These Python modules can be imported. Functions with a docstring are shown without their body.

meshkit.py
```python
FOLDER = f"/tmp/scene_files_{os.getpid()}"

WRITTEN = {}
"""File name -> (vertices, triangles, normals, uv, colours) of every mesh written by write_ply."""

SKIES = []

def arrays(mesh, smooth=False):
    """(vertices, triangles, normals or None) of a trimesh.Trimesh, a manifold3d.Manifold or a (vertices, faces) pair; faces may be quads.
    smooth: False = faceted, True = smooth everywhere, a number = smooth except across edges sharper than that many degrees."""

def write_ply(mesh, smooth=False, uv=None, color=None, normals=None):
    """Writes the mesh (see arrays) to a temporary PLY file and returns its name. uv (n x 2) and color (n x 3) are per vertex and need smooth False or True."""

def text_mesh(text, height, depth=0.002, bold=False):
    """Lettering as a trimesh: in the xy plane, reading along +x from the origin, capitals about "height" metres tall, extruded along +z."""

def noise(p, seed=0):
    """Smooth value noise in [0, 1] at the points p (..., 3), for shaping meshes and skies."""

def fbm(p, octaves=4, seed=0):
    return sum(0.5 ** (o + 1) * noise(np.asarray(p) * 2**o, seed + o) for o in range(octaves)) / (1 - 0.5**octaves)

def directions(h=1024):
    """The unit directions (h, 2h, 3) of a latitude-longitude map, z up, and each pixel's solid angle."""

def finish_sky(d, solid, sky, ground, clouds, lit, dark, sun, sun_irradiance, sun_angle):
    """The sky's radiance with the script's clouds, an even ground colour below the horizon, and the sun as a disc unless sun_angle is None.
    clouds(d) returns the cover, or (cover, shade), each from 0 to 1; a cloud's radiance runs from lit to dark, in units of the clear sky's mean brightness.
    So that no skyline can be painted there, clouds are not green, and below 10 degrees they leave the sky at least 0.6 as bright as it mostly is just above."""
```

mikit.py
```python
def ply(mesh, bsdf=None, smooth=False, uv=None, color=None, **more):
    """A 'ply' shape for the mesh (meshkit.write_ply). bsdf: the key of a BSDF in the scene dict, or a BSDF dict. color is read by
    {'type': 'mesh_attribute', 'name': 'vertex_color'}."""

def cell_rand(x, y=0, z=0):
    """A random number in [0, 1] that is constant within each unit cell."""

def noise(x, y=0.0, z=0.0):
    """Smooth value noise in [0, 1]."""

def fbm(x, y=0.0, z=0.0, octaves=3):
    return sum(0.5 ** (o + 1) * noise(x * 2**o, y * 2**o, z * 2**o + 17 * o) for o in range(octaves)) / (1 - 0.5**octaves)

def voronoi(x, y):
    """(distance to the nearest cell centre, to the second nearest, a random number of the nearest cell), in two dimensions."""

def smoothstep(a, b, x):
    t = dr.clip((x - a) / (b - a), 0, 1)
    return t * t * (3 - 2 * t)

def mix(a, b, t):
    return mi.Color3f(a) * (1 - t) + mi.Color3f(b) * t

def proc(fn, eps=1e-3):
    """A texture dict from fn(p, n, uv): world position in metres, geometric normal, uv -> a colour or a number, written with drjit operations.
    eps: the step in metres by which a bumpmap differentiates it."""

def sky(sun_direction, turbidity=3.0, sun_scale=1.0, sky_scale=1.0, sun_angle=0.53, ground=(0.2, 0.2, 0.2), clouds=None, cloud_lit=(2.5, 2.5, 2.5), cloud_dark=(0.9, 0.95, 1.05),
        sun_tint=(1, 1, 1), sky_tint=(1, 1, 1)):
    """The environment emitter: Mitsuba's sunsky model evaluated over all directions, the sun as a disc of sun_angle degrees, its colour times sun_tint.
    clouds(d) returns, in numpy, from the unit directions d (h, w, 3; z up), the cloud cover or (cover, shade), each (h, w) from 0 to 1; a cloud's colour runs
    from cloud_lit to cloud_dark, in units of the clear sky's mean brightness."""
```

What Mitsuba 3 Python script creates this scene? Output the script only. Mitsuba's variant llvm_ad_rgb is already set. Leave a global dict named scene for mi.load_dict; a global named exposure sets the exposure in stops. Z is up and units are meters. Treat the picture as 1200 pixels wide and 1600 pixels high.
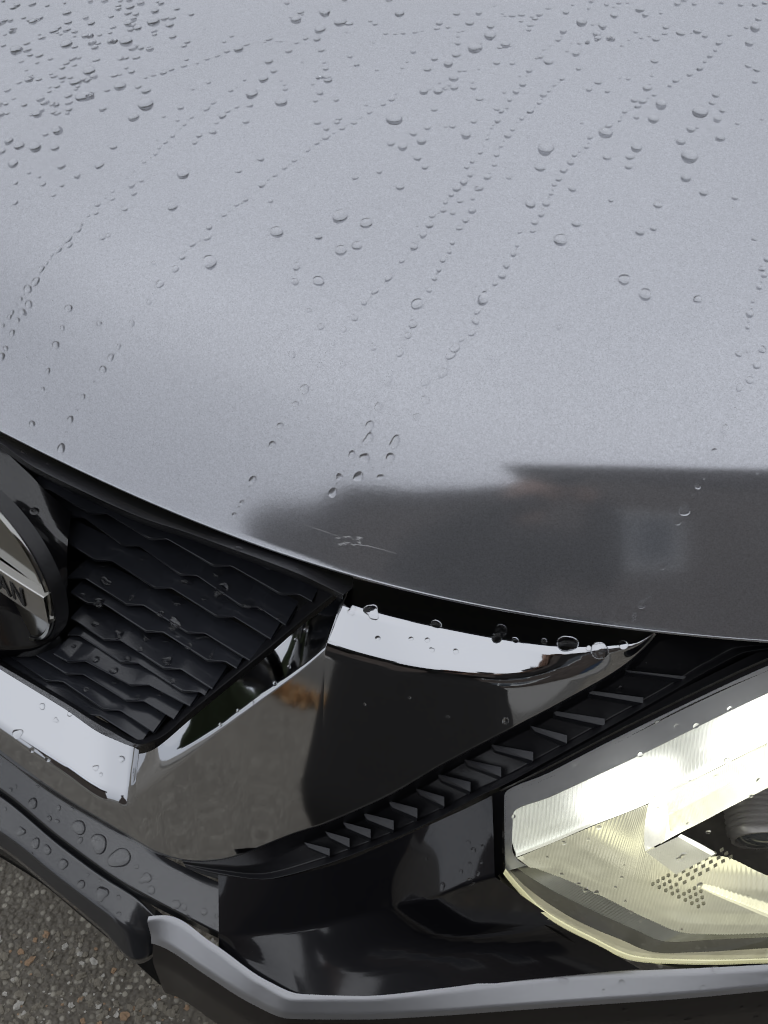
import math, random
import numpy as np, trimesh, drjit as dr, mitsuba as mi, manifold3d as m3
import mikit, meshkit
from scipy.interpolate import PchipInterpolator, UnivariateSpline

# ---------------------------------------------------------------- camera, sky, exposure
F, PITCH, EYE = 1700.0, math.radians(44), 1.62          # focal length in photo pixels (1200 wide), tilt down, lens height
T = mi.ScalarTransform4f
scene, labels, MESH = {}, {}, {}
scene['camera'] = {'type': 'perspective', 'fov_axis': 'x', 'fov': math.degrees(2 * math.atan(600 / F)), 'near_clip': 0.02, 'far_clip': 2000.0,
                   'to_world': T().look_at(origin=[0, 0, EYE], target=[0, math.cos(PITCH), EYE - math.sin(PITCH)], up=[0, 0, 1])}
exposure = 1.5


def overcast(d):
    z = d[..., 2]
    n = meshkit.fbm(np.stack([d[..., 0] / (z + .35), d[..., 1] / (z + .35), z * 0], -1) * 1.3 + 5, 4, 3)
    return np.ones(z.shape), np.clip(1.05 - 1.25 * z + 0.45 * (n - .5), 0, 1)


scene['sky'] = mikit.sky((0.0, 0.05, 1.0), turbidity=4, sun_scale=0.1, sun_angle=170, sun_tint=(0.9, 0.97, 1.12), clouds=overcast, cloud_lit=(2.5, 2.59, 2.76), cloud_dark=(1.62, 1.71, 1.88))

# ---------------------------------------------------------------- materials


def pr(name, base, rough, metal=0.0, spec=0.5, coat=0.0, coat_gloss=0.98, **k):
    b = {'type': 'rgb', 'value': list(base)} if isinstance(base, tuple) else base
    scene[name] = {'type': 'twosided', 'bsdf': {'type': 'principled', 'base_color': b, 'roughness': rough, 'metallic': metal, 'specular': spec, 'clearcoat': coat, 'clearcoat_gloss': coat_gloss, **k}}
    return name


def flake(p, n, uv):
    a = mikit.noise(p.x * 1500, p.y * 1500, p.z * 1500)
    b = mikit.noise(p.x * 700 + 9, p.y * 700, p.z * 700)
    c = mikit.noise(p.x * 5, p.y * 5, p.z * 5)
    g = 0.75 + 0.32 * a + 0.18 * b + 0.06 * c
    return mi.Color3f(0.43, 0.438, 0.466) * g


def paint_bump(p, n, uv):
    return 0.000008 * mikit.noise(p.x * 420, p.y * 420, p.z * 420)


scene['paint'] = {'type': 'twosided', 'bsdf': {'type': 'bumpmap', 'arbitrary': mikit.proc(paint_bump, 4e-4), 'scale': 1.0,
                  'bsdf': {'type': 'principled', 'base_color': mikit.proc(flake), 'roughness': 0.11, 'metallic': 0.78, 'specular': 0.5, 'clearcoat': 1.0, 'clearcoat_gloss': 0.99}}}
pr('chrome', (0.57, 0.58, 0.60), 0.045, 1.0)
pr('dark_chrome', (0.36, 0.36, 0.34), 0.10, 1.0)
pr('satin_chrome', (0.55, 0.54, 0.52), 0.25, 1.0)
pr('gloss_black', (0.006, 0.006, 0.008), 0.09, 0.0, 0.55, 1.0, 0.99)
pr('satin_black', (0.012, 0.012, 0.014), 0.33, 0.0, 0.5)
pr('matte_black', (0.010, 0.010, 0.011), 0.5, 0.0, 0.4)
pr('slat_black', (0.027, 0.029, 0.036), 0.16, 0.0, 0.6)
pr('fin_black', (0.030, 0.031, 0.036), 0.42, 0.0, 0.5)
pr('wet_black', (0.020, 0.021, 0.024), 0.14, 0.0, 1.0, 1.0)
pr('shaded_paint', (0.030, 0.027, 0.026), 0.35, 0.4, 0.5, 0.6)  # car colour darkened, shade under the strip painted in
pr('silver_strip', (0.40, 0.405, 0.42), 0.42, 0.7, 0.5, 0.2)
pr('rubber', (0.02, 0.02, 0.02), 0.8)
pr('rim_metal', (0.5, 0.5, 0.52), 0.3, 1.0)
pr('bare_scratch', (0.45, 0.45, 0.46), 0.5, 0.2)
pr('letter_black', (0.01, 0.01, 0.011), 0.4)
pr('bezel_grey', (0.48, 0.49, 0.51), 0.35, 0.3, 0.5)
pr('lamp_dark', (0.07, 0.068, 0.06), 0.25, 0.4, 0.5)
pr('border_olive', (0.20, 0.20, 0.165), 0.2, 0.6, 0.5)
pr('border_tan', (0.42, 0.40, 0.33), 0.2, 0.5, 0.5)
pr('tube_grey', (0.34, 0.33, 0.32), 0.3, 0.5)
pr('slot_shade', (0.26, 0.25, 0.18), 0.5)
pr('lamp_chrome', (0.82, 0.82, 0.78), 0.12, 1.0)
scene['lens_glass'] = {'type': 'thindielectric', 'int_ior': 1.5}
scene['water'] = {'type': 'dielectric', 'int_ior': 1.333}


def asphalt_col(p, n, uv):
    f, s, w = mikit.voronoi(p.x * 95, p.y * 95)
    big = mikit.fbm(p.x * 3, p.y * 3, 0, 3)
    fine = mikit.noise(p.x * 400, p.y * 400, 3)
    stone = mikit.smoothstep(0.5, 0.25, f) * mikit.smoothstep(0.45, 1.0, w)
    base = mikit.mix((0.088, 0.077, 0.062), (0.185, 0.165, 0.132), fine * 0.6 + big * 0.5)
    return base * (1 - stone) + mikit.mix((0.21, 0.19, 0.15), (0.44, 0.41, 0.34), w * w) * stone


def asphalt_h(p, n, uv):
    f, s, w = mikit.voronoi(p.x * 95, p.y * 95)
    return 0.0022 * mikit.smoothstep(0.6, 0.1, f) + 0.0012 * mikit.noise(p.x * 300, p.y * 300, 1)


scene['asphalt'] = {'type': 'twosided', 'bsdf': {'type': 'bumpmap', 'arbitrary': mikit.proc(asphalt_h, 8e-4), 'scale': 1.0,
                    'bsdf': {'type': 'principled', 'base_color': mikit.proc(asphalt_col), 'roughness': 0.55, 'specular': 0.5}}}


def brick_col(p, n, uv):
    row = dr.floor(p.z / 0.075)
    q = (p.x + p.y) / 0.225 + row * 0.5
    fx, fz = q - dr.floor(q), p.z / 0.075 - row
    mortar = dr.select((fx < 0.05) | (fz < 0.14), 1.0, 0.0)
    return mikit.mix(mikit.mix((0.075, 0.062, 0.055), (0.15, 0.12, 0.10), mikit.cell_rand(dr.floor(q), row, 2)), (0.13, 0.125, 0.12), mortar)


scene['brick'] = {'type': 'twosided', 'bsdf': {'type': 'diffuse', 'reflectance': mikit.proc(brick_col)}}
for nm, c in dict(roof_tile=(0.06, 0.05, 0.05), white_paint=(0.7, 0.7, 0.68), leaf_green=(0.034, 0.042, 0.024), bark=(0.07, 0.055, 0.04), skin=(0.5, 0.32, 0.24),
                  jacket=(0.045, 0.043, 0.042), trousers=(0.014, 0.015, 0.018), hair=(0.03, 0.02, 0.015), kerb_stone=(0.28, 0.27, 0.25), dry_leaf=(0.30, 0.15, 0.06), dry_leaf_pale=(0.42, 0.27, 0.14),
                  stone_pale=(0.55, 0.53, 0.48), stone_grey=(0.27, 0.245, 0.20), stone_brown=(0.42, 0.29, 0.19), reflective_yellow=(0.55, 0.62, 0.12)).items():
    scene[nm] = {'type': 'twosided', 'bsdf': {'type': 'diffuse', 'reflectance': {'type': 'rgb', 'value': list(c)}}}
pr('window_glass', (0.03, 0.04, 0.05), 0.05, 0.0, 0.6)
pr('door_paint', (0.05, 0.08, 0.13), 0.3)
pr('phone_black', (0.02, 0.02, 0.022), 0.15)

# ---------------------------------------------------------------- placing helpers
CX, CY, CR = 0.4514, 1.9924, 1.3840     # in plan the nose of the car follows this circle
ZE = 0.87                               # height of the bonnet's leading edge
EYEP = np.array([0, 0, EYE])


def rays(uv):
    uv = np.atleast_2d(np.asarray(uv, float))
    a, b = (uv[:, 0] - 600) / F, (800 - uv[:, 1]) / F
    return np.stack([a, math.cos(PITCH) + b * math.sin(PITCH), -math.sin(PITCH) + b * math.cos(PITCH)], 1)


def at(pts):
    """(u, v, o) -> the point that stands o metres proud of the upright wall below the bonnet edge; an o above 0.4 is a height instead."""
    p = np.atleast_2d(np.asarray(pts, float))
    if (p[:, 2] > 0.4).all():
        return at_z(p)
    if (p[:, 2] > 0.4).any():
        return np.concatenate([at_z(q) if q[2] > 0.4 else at(q) for q in p])
    d = rays(p[:, :2])
    A, B, C = d[:, 0] ** 2 + d[:, 1] ** 2, -2 * (d[:, 0] * CX + d[:, 1] * CY), CX * CX + CY * CY - (CR + p[:, 2]) ** 2
    t = (-B - np.sqrt(np.maximum(B * B - 4 * A * C, 0))) / (2 * A)
    return EYEP + d * t[:, None]


def at_z(pts):
    p = np.atleast_2d(np.asarray(pts, float))
    d = rays(p[:, :2])
    return EYEP + d * ((p[:, 2] - EYE) / d[:, 2])[:, None]


def outward(p):
    n = np.stack([p[:, 0] - CX, p[:, 1] - CY, p[:, 2] * 0], 1)
    return n / np.linalg.norm(n, axis=1, keepdims=True)


def curve(P, n, smooth=True, t=None):
    P = np.asarray(P, float)
    if t is None:
        t = np.r_[0, np.cumsum(np.maximum(np.linalg.norm(np.diff(P, axis=0), axis=1), 1e-6))]
    t = np.asarray(t, float)
    s = np.linspace(t[0], t[-1], n)
    if smooth:
        return PchipInterpolator(t, P)(s)
    return np.stack([np.interp(s, t, P[:, k]) for k in range(3)], 1)


def fillet(rows, rad, seg=5):
    """Rounds the inner rows of a lofted profile: rows is a list of (n, 3); rad one radius for each row (0 = sharp)."""
    out = [rows[0]]
    for i in range(1, len(rows) - 1):
        r = rad[i] if isinstance(rad, (list, tuple)) else rad
        if np.max(r) <= 0:
            out.append(rows[i])
            continue
        a, b, c = rows[i - 1], rows[i], rows[i + 1]
        la, lc = (np.linalg.norm(x - b, axis=1, keepdims=True) for x in (a, c))
        p = b + (a - b) * np.minimum(r / np.maximum(la, 1e-9), 0.49)
        q = b + (c - b) * np.minimum(r / np.maximum(lc, 1e-9), 0.49)
        for s in np.linspace(0, 1, seg + 1):
            out.append((1 - s) ** 2 * p + 2 * s * (1 - s) * b + s * s * q)
    out.append(rows[-1])
    return out


def loft(rows, sub=1):
    rows = [np.asarray(r) for r in rows]
    if sub > 1:
        rr = []
        for a, b in zip(rows[:-1], rows[1:]):
            rr += [a + (b - a) * s for s in np.arange(sub) / sub]
        rows = rr + [rows[-1]]
    n, m = len(rows[0]), len(rows)
    v = np.concatenate(rows)
    i, j = np.meshgrid(np.arange(m - 1), np.arange(n - 1), indexing='ij')
    a = (i * n + j).ravel()
    f = np.stack([a, a + 1, a + n + 1, a + n], 1)
    return trimesh.Trimesh(v, np.vstack([f[:, [0, 1, 2]], f[:, [0, 2, 3]]]), process=False)


def loops(rows, n=100, rad=0.003, smooth=True, sub=1, seg=5):
    """Lofts rows of corresponding control points (u, v, o), or of ready 3-D points."""
    P = [np.asarray(r, float) if getattr(r, 'ready', False) else at(r) for r in rows]
    k = len(P[0])
    t = np.r_[0, np.cumsum(np.mean([np.linalg.norm(np.diff(p, axis=0), axis=1) for p in P], 0) + 1e-5)]
    return loft(fillet([curve(p, n, smooth, t) for p in P], rad, seg), sub)


def cat(*ms):
    return trimesh.util.concatenate(list(ms))


def put(key, mesh, bsdf, smooth=30, label=None, cat_=None, group=None, kind=None, **more):
    base, i = key, 0
    while key in scene:
        i += 1
        key = f'{base}_{i:03d}'
    scene[key] = mikit.ply(mesh, bsdf, smooth, **more)
    MESH[key] = mesh
    e = {k: v for k, v in (('label', label), ('category', cat_), ('group', group), ('kind', kind)) if v}
    if e:
        labels[key] = e
    return key


def hull(*balls):
    """One hull of spheres (centre, radius)."""
    return m3.Manifold.batch_hull([m3.Manifold.sphere(r, 16).translate(list(map(float, c))) for c, r in balls])


def to_tri(m):
    q = m.to_mesh()
    return trimesh.Trimesh(q.vert_properties[:, :3], q.tri_verts, process=False)


def smooth_body(man, length, rounds=12):
    t = to_tri(man.refine_to_length(length))
    t.merge_vertices()
    trimesh.smoothing.filter_taubin(t, iterations=rounds)
    return t


def slab(P, thick, n):
    """A closed plate from an outline P (k, 3) (star-shaped about its centre), pushed back along -n by thick."""
    P = np.asarray(P, float)
    k, c = len(P), P.mean(0)
    v = np.vstack([P, P - n * thick, [c], [c - n * thick]])
    i = np.arange(k)
    j = (i + 1) % k
    f = np.vstack([np.stack([i, j, i * 0 + 2 * k], 1), np.stack([j + k, i + k, i * 0 + 2 * k + 1], 1), np.stack([i, i + k, j + k], 1), np.stack([i, j + k, j], 1)])
    t = trimesh.Trimesh(v, f, process=False)
    t.fix_normals()
    return t


# ---------------------------------------------------------------- ground
def ground():
    s = 400.0
    return trimesh.Trimesh([[-s, -s, 0], [s, -s, 0], [s, s, 0], [-s, s, 0]], [[0, 1, 2], [0, 2, 3]], process=False)


put('road', ground(), 'asphalt', False, 'dark grey asphalt with pale stone chips below the bumper', kind='structure')

# ---------------------------------------------------------------- bonnet
HOOD_EDGE = [(-700, 270), (-400, 455), (-200, 570), (-100, 620), (0, 665), (65, 702), (150, 745), (225, 782), (300, 812), (370, 834), (450, 860), (500, 880), (550, 902), (612, 919), (700, 935), (800, 950), (867, 960), (992, 979), (1075, 992), (1200, 1001), (1300, 1004), (1500, 995)]
_e = at_z([(u, v, ZE) for u, v in HOOD_EDGE])
_phi = np.arctan2(_e[:, 0] - CX, CY - _e[:, 1])
_dev = UnivariateSpline(_phi, np.hypot(_e[:, 0] - CX, _e[:, 1] - CY) - CR, k=4, s=len(_phi) * .0024 ** 2)
PHI0, PHI1 = _phi[0], _phi[-1]
_r = np.linspace(0, 1.25, 1251)
_tau = np.radians(8.5 + 46.5 * np.exp(-(_r / 0.14) ** 3))
_h = np.r_[0, np.cumsum(np.tan((_tau[1:] + _tau[:-1]) / 2) * np.diff(_r))]


def hood_point(phi, r):
    R = CR + _dev(np.clip(phi, PHI0, PHI1)) * np.exp(-r / 0.03) - r
    return np.stack([CX + R * np.sin(phi), CY - R * np.cos(phi), ZE + np.interp(r, _r, _h)], -1)


def on_hood(uv):
    """The bonnet points behind pixels, with normals."""
    d = rays(uv)
    lo, hi = np.full(len(d), 0.3), np.full(len(d), 3.0)
    ts = np.linspace(0.5, 2.6, 700)
    P = EYEP + d[:, None] * ts[None, :, None]
    phi = np.arctan2(P[..., 0] - CX, CY - P[..., 1])
    q = np.hypot(P[..., 0] - CX, P[..., 1] - CY)
    r = CR + _dev(np.clip(phi, PHI0, PHI1)) * np.exp(-np.maximum(CR - q, 0) / 0.03) - q
    below = (P[..., 2] < ZE + np.interp(r, _r, _h)) & (r > -0.002)
    k = np.maximum(below.argmax(1), 1)
    lo, hi = ts[k - 1], ts[k]
    for _ in range(30):
        t = (lo + hi) / 2
        p = EYEP + d * t[:, None]
        ph = np.arctan2(p[:, 0] - CX, CY - p[:, 1])
        q = np.hypot(p[:, 0] - CX, p[:, 1] - CY)
        rr = np.maximum(CR - q, 0)
        rr = CR + _dev(np.clip(ph, PHI0, PHI1)) * np.exp(-rr / 0.03) - q
        b = p[:, 2] < ZE + np.interp(rr, _r, _h)
        hi, lo = np.where(b, t, hi), np.where(b, lo, t)
    tau = np.interp(rr, _r, _tau)
    n = np.stack([np.sin(ph) * np.sin(tau), -np.cos(ph) * np.sin(tau), np.cos(tau)], 1)
    return p, n, rr


phis = np.linspace(PHI0 - .5, PHI1 + .25, 480)
rs = np.r_[np.linspace(0, 0.3, 90), np.linspace(0.31, 1.15, 70)]
rows = [hood_point(phis, np.full_like(phis, r)) for r in rs]
e0 = rows[0]
no = outward(e0)
lip = []
for a in np.linspace(0, 1, 7)[1:]:      # rounded lip, then the folded edge goes back under
    ang = a * math.radians(150)
    lip.append(e0 + no * (0.0016 * math.sin(ang) * 0.9) - np.array([0, 0, 1]) * 0.0016 * (1 - math.cos(ang)))
lip.append(lip[-1] - no * 0.006 + np.array([0, 0, 0.002]))
put('car__hood', loft(lip[::-1] + rows), 'paint', True, 'wet metallic grey bonnet of the car')
put('car__hood__dark_underside', loft([lip[-1] + no * .001, lip[-1] - no * .004 - [0, 0, .008], lip[-1] - no * .016 - [0, 0, .008], lip[-1] - no * .03 + [0, 0, .003], lip[-1] - no * .2 + [0, 0, .12]]), 'matte_black', 40)  # unseen black sheet behind the lip, darkens what the chrome ledge mirrors
labels['car'] = {'label': 'metallic grey car with chrome grille trim and lit headlight, wet with rain drops', 'category': 'car'}

# ---------------------------------------------------------------- chrome trim
def at_side(uv):
    """The mirror side facet of the chrome: leans 20 degrees back, follows the nose, sweeps away at its ends."""
    d = rays(uv)
    lo, hi = np.full(len(d), .5), np.full(len(d), 2.2)
    for _ in range(40):
        t = (lo + hi) / 2
        p = EYEP + d * t[:, None]
        ph = np.arctan2(p[:, 0] - CX, CY - p[:, 1])
        x = np.maximum(-.31 - ph, 0)
        o0 = .048 - 1.9 * np.maximum(ph + .307, 0) ** 2 + .19 * (x - .04 * (1 - np.exp(-x / .04)))
        inside = np.hypot(p[:, 0] - CX, p[:, 1] - CY) - CR < o0 + .36 * (.811 - p[:, 2])
        hi, lo = np.where(inside, t, hi), np.where(inside, lo, t)
    return p


def side(rows):
    """Control points (u, v) on that facet as (u, v, height)."""
    return [(u, v, z) for (u, v), z in zip(rows, at_side(rows)[:, 2])]


# upper right: ledge under the bonnet edge, bright facet, rounded crease, mirror side facet
A0 = [(551, 903, .838), (612, 917, .838), (700, 933, .838), (800, 948, .838), (900, 964, .842), (985, 977, .846), (1020, 983, .852)]
A1 = [(537, 943, .841), (592, 962, .839), (690, 984, .835), (790, 1003, .834), (885, 1015, .838), (985, 1010, .847), (1022, 988, .852)]
A2 = side([(508, 1013), (592, 1040), (700, 1056), (800, 1064), (887, 1050), (985, 1023), (1023, 990)])
AB = side([(500, 1290), (600, 1246), (690, 1195), (780, 1148), (880, 1096), (985, 1033), (1026, 991)])
trim = [loops([A0, A1, A2, AB, [(u - 2, v + 4, z - .03) for u, v, z in AB]], 160, [0, .006, .010, .002, 0], sub=3, seg=8)]
# right arm of the opening: inner wall, rim, mirror side facet
C1 = side([(211, 1232), (245, 1209), (300, 1170), (400, 1096), (471, 1044), (508, 1013)])
C0 = [(u, v, c[2] + dz) for (u, v), c, dz in zip([(217, 1178), (245, 1168), (300, 1122), (400, 1040), (487, 966), (538, 924)], C1, [.016, .013, .0095, .0085, .0105, .025])]
CB = side([(240, 1330), (272, 1341), (318, 1346), (383, 1333), (455, 1304), (500, 1290)])
wide = np.interp(np.linspace(0, 1, 160), [0, .12, .45, 1], [.013, .013, .005, .003])[:, None]
trim.append(loops([C0, C1, CB, [(u - 2, v + 4, z - .03) for u, v, z in CB]], 160, [0, wide, .002, 0], sub=3, seg=8))
trim.append(loops([[(548, 908, .835), (538, 924, C0[-1][2])], [(537, 943, .836), C1[-1]]], 20, 0, sub=8))
# left arm: upper facet, rounded edge, narrow side facet
D1 = side([(-300, 928), (-100, 1064), (0, 1135), (100, 1201), (163, 1243), (193, 1250), (211, 1232)])
D0 = [(u, v, c[2] + dz) for (u, v), c, dz in zip([(-300, 852), (-100, 980), (0, 1040), (100, 1096), (170, 1138), (203, 1163), (217, 1172)], D1, [.029, .029, .030, .034, .037, .032, .018])]
DB = side([(-300, 958), (-100, 1092), (0, 1172), (100, 1245), (179, 1293), (215, 1315), (240, 1330)])
trim.append(loops([D0, D1, DB, [(u - 2, v + 4, z - .03) for u, v, z in DB]], 140, [0, np.interp(np.linspace(0, 1, 140), [0, .75, .9, 1], [.009, .010, .013, .013])[:, None], .002, 0], sub=3, seg=10))
put('car__chrome_trim', cat(*trim), 'chrome', 40, 'chrome strip along the grille edge')

# ---------------------------------------------------------------- grille
G_TOP = [(-300, 500), (-100, 622), (0, 672), (65, 708), (150, 752), (225, 789), (300, 819), (370, 840), (450, 866), (500, 886), (552, 908)]
g0 = [(u, v - 12, -.02) for u, v in G_TOP]
g1 = [(u, v + 10, .004) for u, v in G_TOP]
lipk = [(-300, 520), (-100, 640), (0, 692), (50, 728), (107, 757), (215, 806), (310, 838), (375, 862), (465, 896), (500, 912), (536, 930)]
g2 = [(u, v, .022) for u, v in lipk]
g3 = [(u, v + 6, .012) for u, v in lipk]
g4 = [(u, v + 10, -.02) for u, v in lipk]
put('car__grille__upper_frame', loops([g0, g1, g2, g3, g4], 140, [0, .003, .002, .001, 0]), 'satin_black')
# back of the grille
b0 = [(-300, 530, .77), (0, 690, .78), (215, 800, .78), (375, 855, .78), (530, 915, .79)]
b1 = [(-300, 860, .58), (0, 1020, .58), (100, 1080, .57), (170, 1130, .57), (226, 1160, .57)]
put('car__grille__mesh_back', loops([b0, b1], 60, 0), 'matte_black')
# black rim along the chrome, right and bottom
f0 = [(500, 916, .805), (470, 950, .775), (400, 1015, .72), (300, 1095, .65), (240, 1143, .612), (215, 1150, .605), (170, 1130, .615), (100, 1090, .62), (0, 1030, .625), (-100, 972, .628), (-300, 845, .63)]
f1 = [(541, 914, 0.842), (489, 955, 0.8), (402, 1026, 0.738), (302, 1108, 0.672), (246, 1154, 0.64), (218, 1163, 0.636), (168, 1139, 0.635), (100, 1097, 0.643), (0, 1039, 0.649), (-100, 980, 0.652), (-300, 852, 0.654)]
f2 = [(549, 912, 0.838), (495, 964, 0.785), (406, 1042, 0.72), (306, 1122, 0.652), (248, 1168, 0.62), (222, 1180, 0.565), (166, 1158, 0.58), (98, 1114, 0.59), (0, 1056, 0.596), (-100, 994, 0.6), (-300, 866, 0.602)]
put('car__grille__frame', loops([f0, f1, f2], 160, [0, .003, 0]), 'satin_black')

SL = [  # left end, right end (px), proud of the wall at each end
    ((46, 738), (508, 916)), ((44, 756), (486, 942)), ((76, 786), (446, 976)), ((88, 842), (424, 996)),
    ((108, 898), (396, 1030)), ((110, 925), (368, 1047)), ((108, 968), (332, 1075)), ((106, 990), (318, 1090)),
    ((84, 1020), (298, 1100)), ((55, 1026), (272, 1122)), ((0, 1022), (240, 1142)), ((-60, 1022), (222, 1156))]
for k, ((u0, v0), (u1, v1)) in enumerate(SL):
    z_ = .82 - (v1 - 916) * .2 / 240
    n = 90
    s = np.linspace(0, 1, n)
    base = at(np.stack([u0 + (u1 - u0) * s, v0 + (v1 - v0) * s, np.full(n, z_)], 1))
    ln = np.r_[0, np.cumsum(np.linalg.norm(np.diff(base, axis=0), axis=1))]
    ph = (ln / 0.082 + (0.5 if k % 2 else 0.0) + 0.19 * k) % 1.0
    w = np.where(ph < .76, -1 + 2 * ph / .76, 1 - 2 * (ph - .76) / .24)      # the edge drifts out, then steps back in a slanted facet
    nn, up = outward(base), np.array([0, 0, 1.0])
    lipo = base + nn * (0.0030 * w)[:, None] - up * (0.0012 * w)[:, None]
    back = base - nn * 0.030 + up * (0.004 - 0.002 * w)[:, None]
    low = lipo - nn * 0.001 - up * (0.0035 + 0.0016 * w)[:, None]
    lowb = base - nn * 0.030 - up * 0.004
    m = loft(fillet([back, lipo, low, lowb], [0, .0016, .0008, 0], 3))
    put('car__grille__slat', m, 'slat_black', 25)
# glossy surround of the emblem
q0 = [(-300, 535, .82), (-100, 652, .82), (0, 700, .82), (40, 735, .815), (75, 770, .80), (112, 800, .78)]
q1 = [(-300, 600, .80), (-100, 720, .80), (0, 770, .80), (30, 800, .79), (70, 830, .777), (104, 858, .762)]
q2 = [(-300, 780, .74), (-100, 880, .735), (0, 930, .735), (40, 940, .725), (85, 935, .72), (106, 920, .72)]
q3 = [(-300, 840, .66), (-100, 960, .67), (0, 1015, .668), (40, 1016, .668), (75, 1005, .675), (98, 985, .68)]
q4 = [(-300, 850, .64), (-100, 972, .645), (0, 1026, .645), (45, 1026, .645), (80, 1015, .65), (108, 990, .655)]
put('car__grille__emblem_panel', loops([q0, q1, q2, q3, q4], 70, [0, .02, .02, .006, 0], sub=4), 'gloss_black', 60, 'glossy black panel behind the round emblem')

# ---------------------------------------------------------------- emblem
ec = at([(-15, 881, .765)])[0]
en = np.array([math.sin(-.67) * math.cos(.09), -math.cos(-.67) * math.cos(.09), math.sin(.09)])
ex = np.cross([0, 0, 1.0], en)
ex /= np.linalg.norm(ex)
ey = np.cross(en, ex)
EM = np.eye(4)
EM[:3, 0], EM[:3, 1], EM[:3, 2], EM[:3, 3] = ex, ey, en, ec


def emb(m):
    m = m.copy()
    m.apply_transform(EM)
    return m


ER = 0.100
prof = [(ER - .007, -.015), (ER - .007, -.001), (ER - .0055, .001), (ER - .002, .001), (ER - .0005, -.001), (ER, -.004), (ER, -.016)]
put('car__emblem__ring', emb(trimesh.creation.revolve(np.array(prof), sections=128)), 'dark_chrome', 50)
prof = [(0.0001, -.001), (ER - .03, -.0015), (ER - .0065, -.002)]
col = [(ER + .0008, -.003), (ER + .002, -.005), (ER + .0025, -.02)]
put('car__emblem__collar', emb(trimesh.creation.revolve(np.array(col), sections=128)), 'satin_black', 50)  # black sleeve over the ring wall, covers its bright sky reflection
put('car__emblem__dished_disc', emb(trimesh.creation.revolve(np.array(prof), sections=96)), 'dark_chrome', 50)
xs = np.linspace(-ER - .001, ER + .001, 60)
hb_ = .0195
zb = .0105 - .004 * (xs / ER) ** 2
rowsb = [np.stack([xs, np.full_like(xs, y), zb + dz], 1) for y, dz in ((hb_, -.010), (hb_, 0), (-hb_, 0), (-hb_, -.010))]
put('car__emblem__name_bar', emb(loft(fillet(rowsb, [0, .002, .002, 0], 3))), 'satin_chrome', 40)
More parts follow.
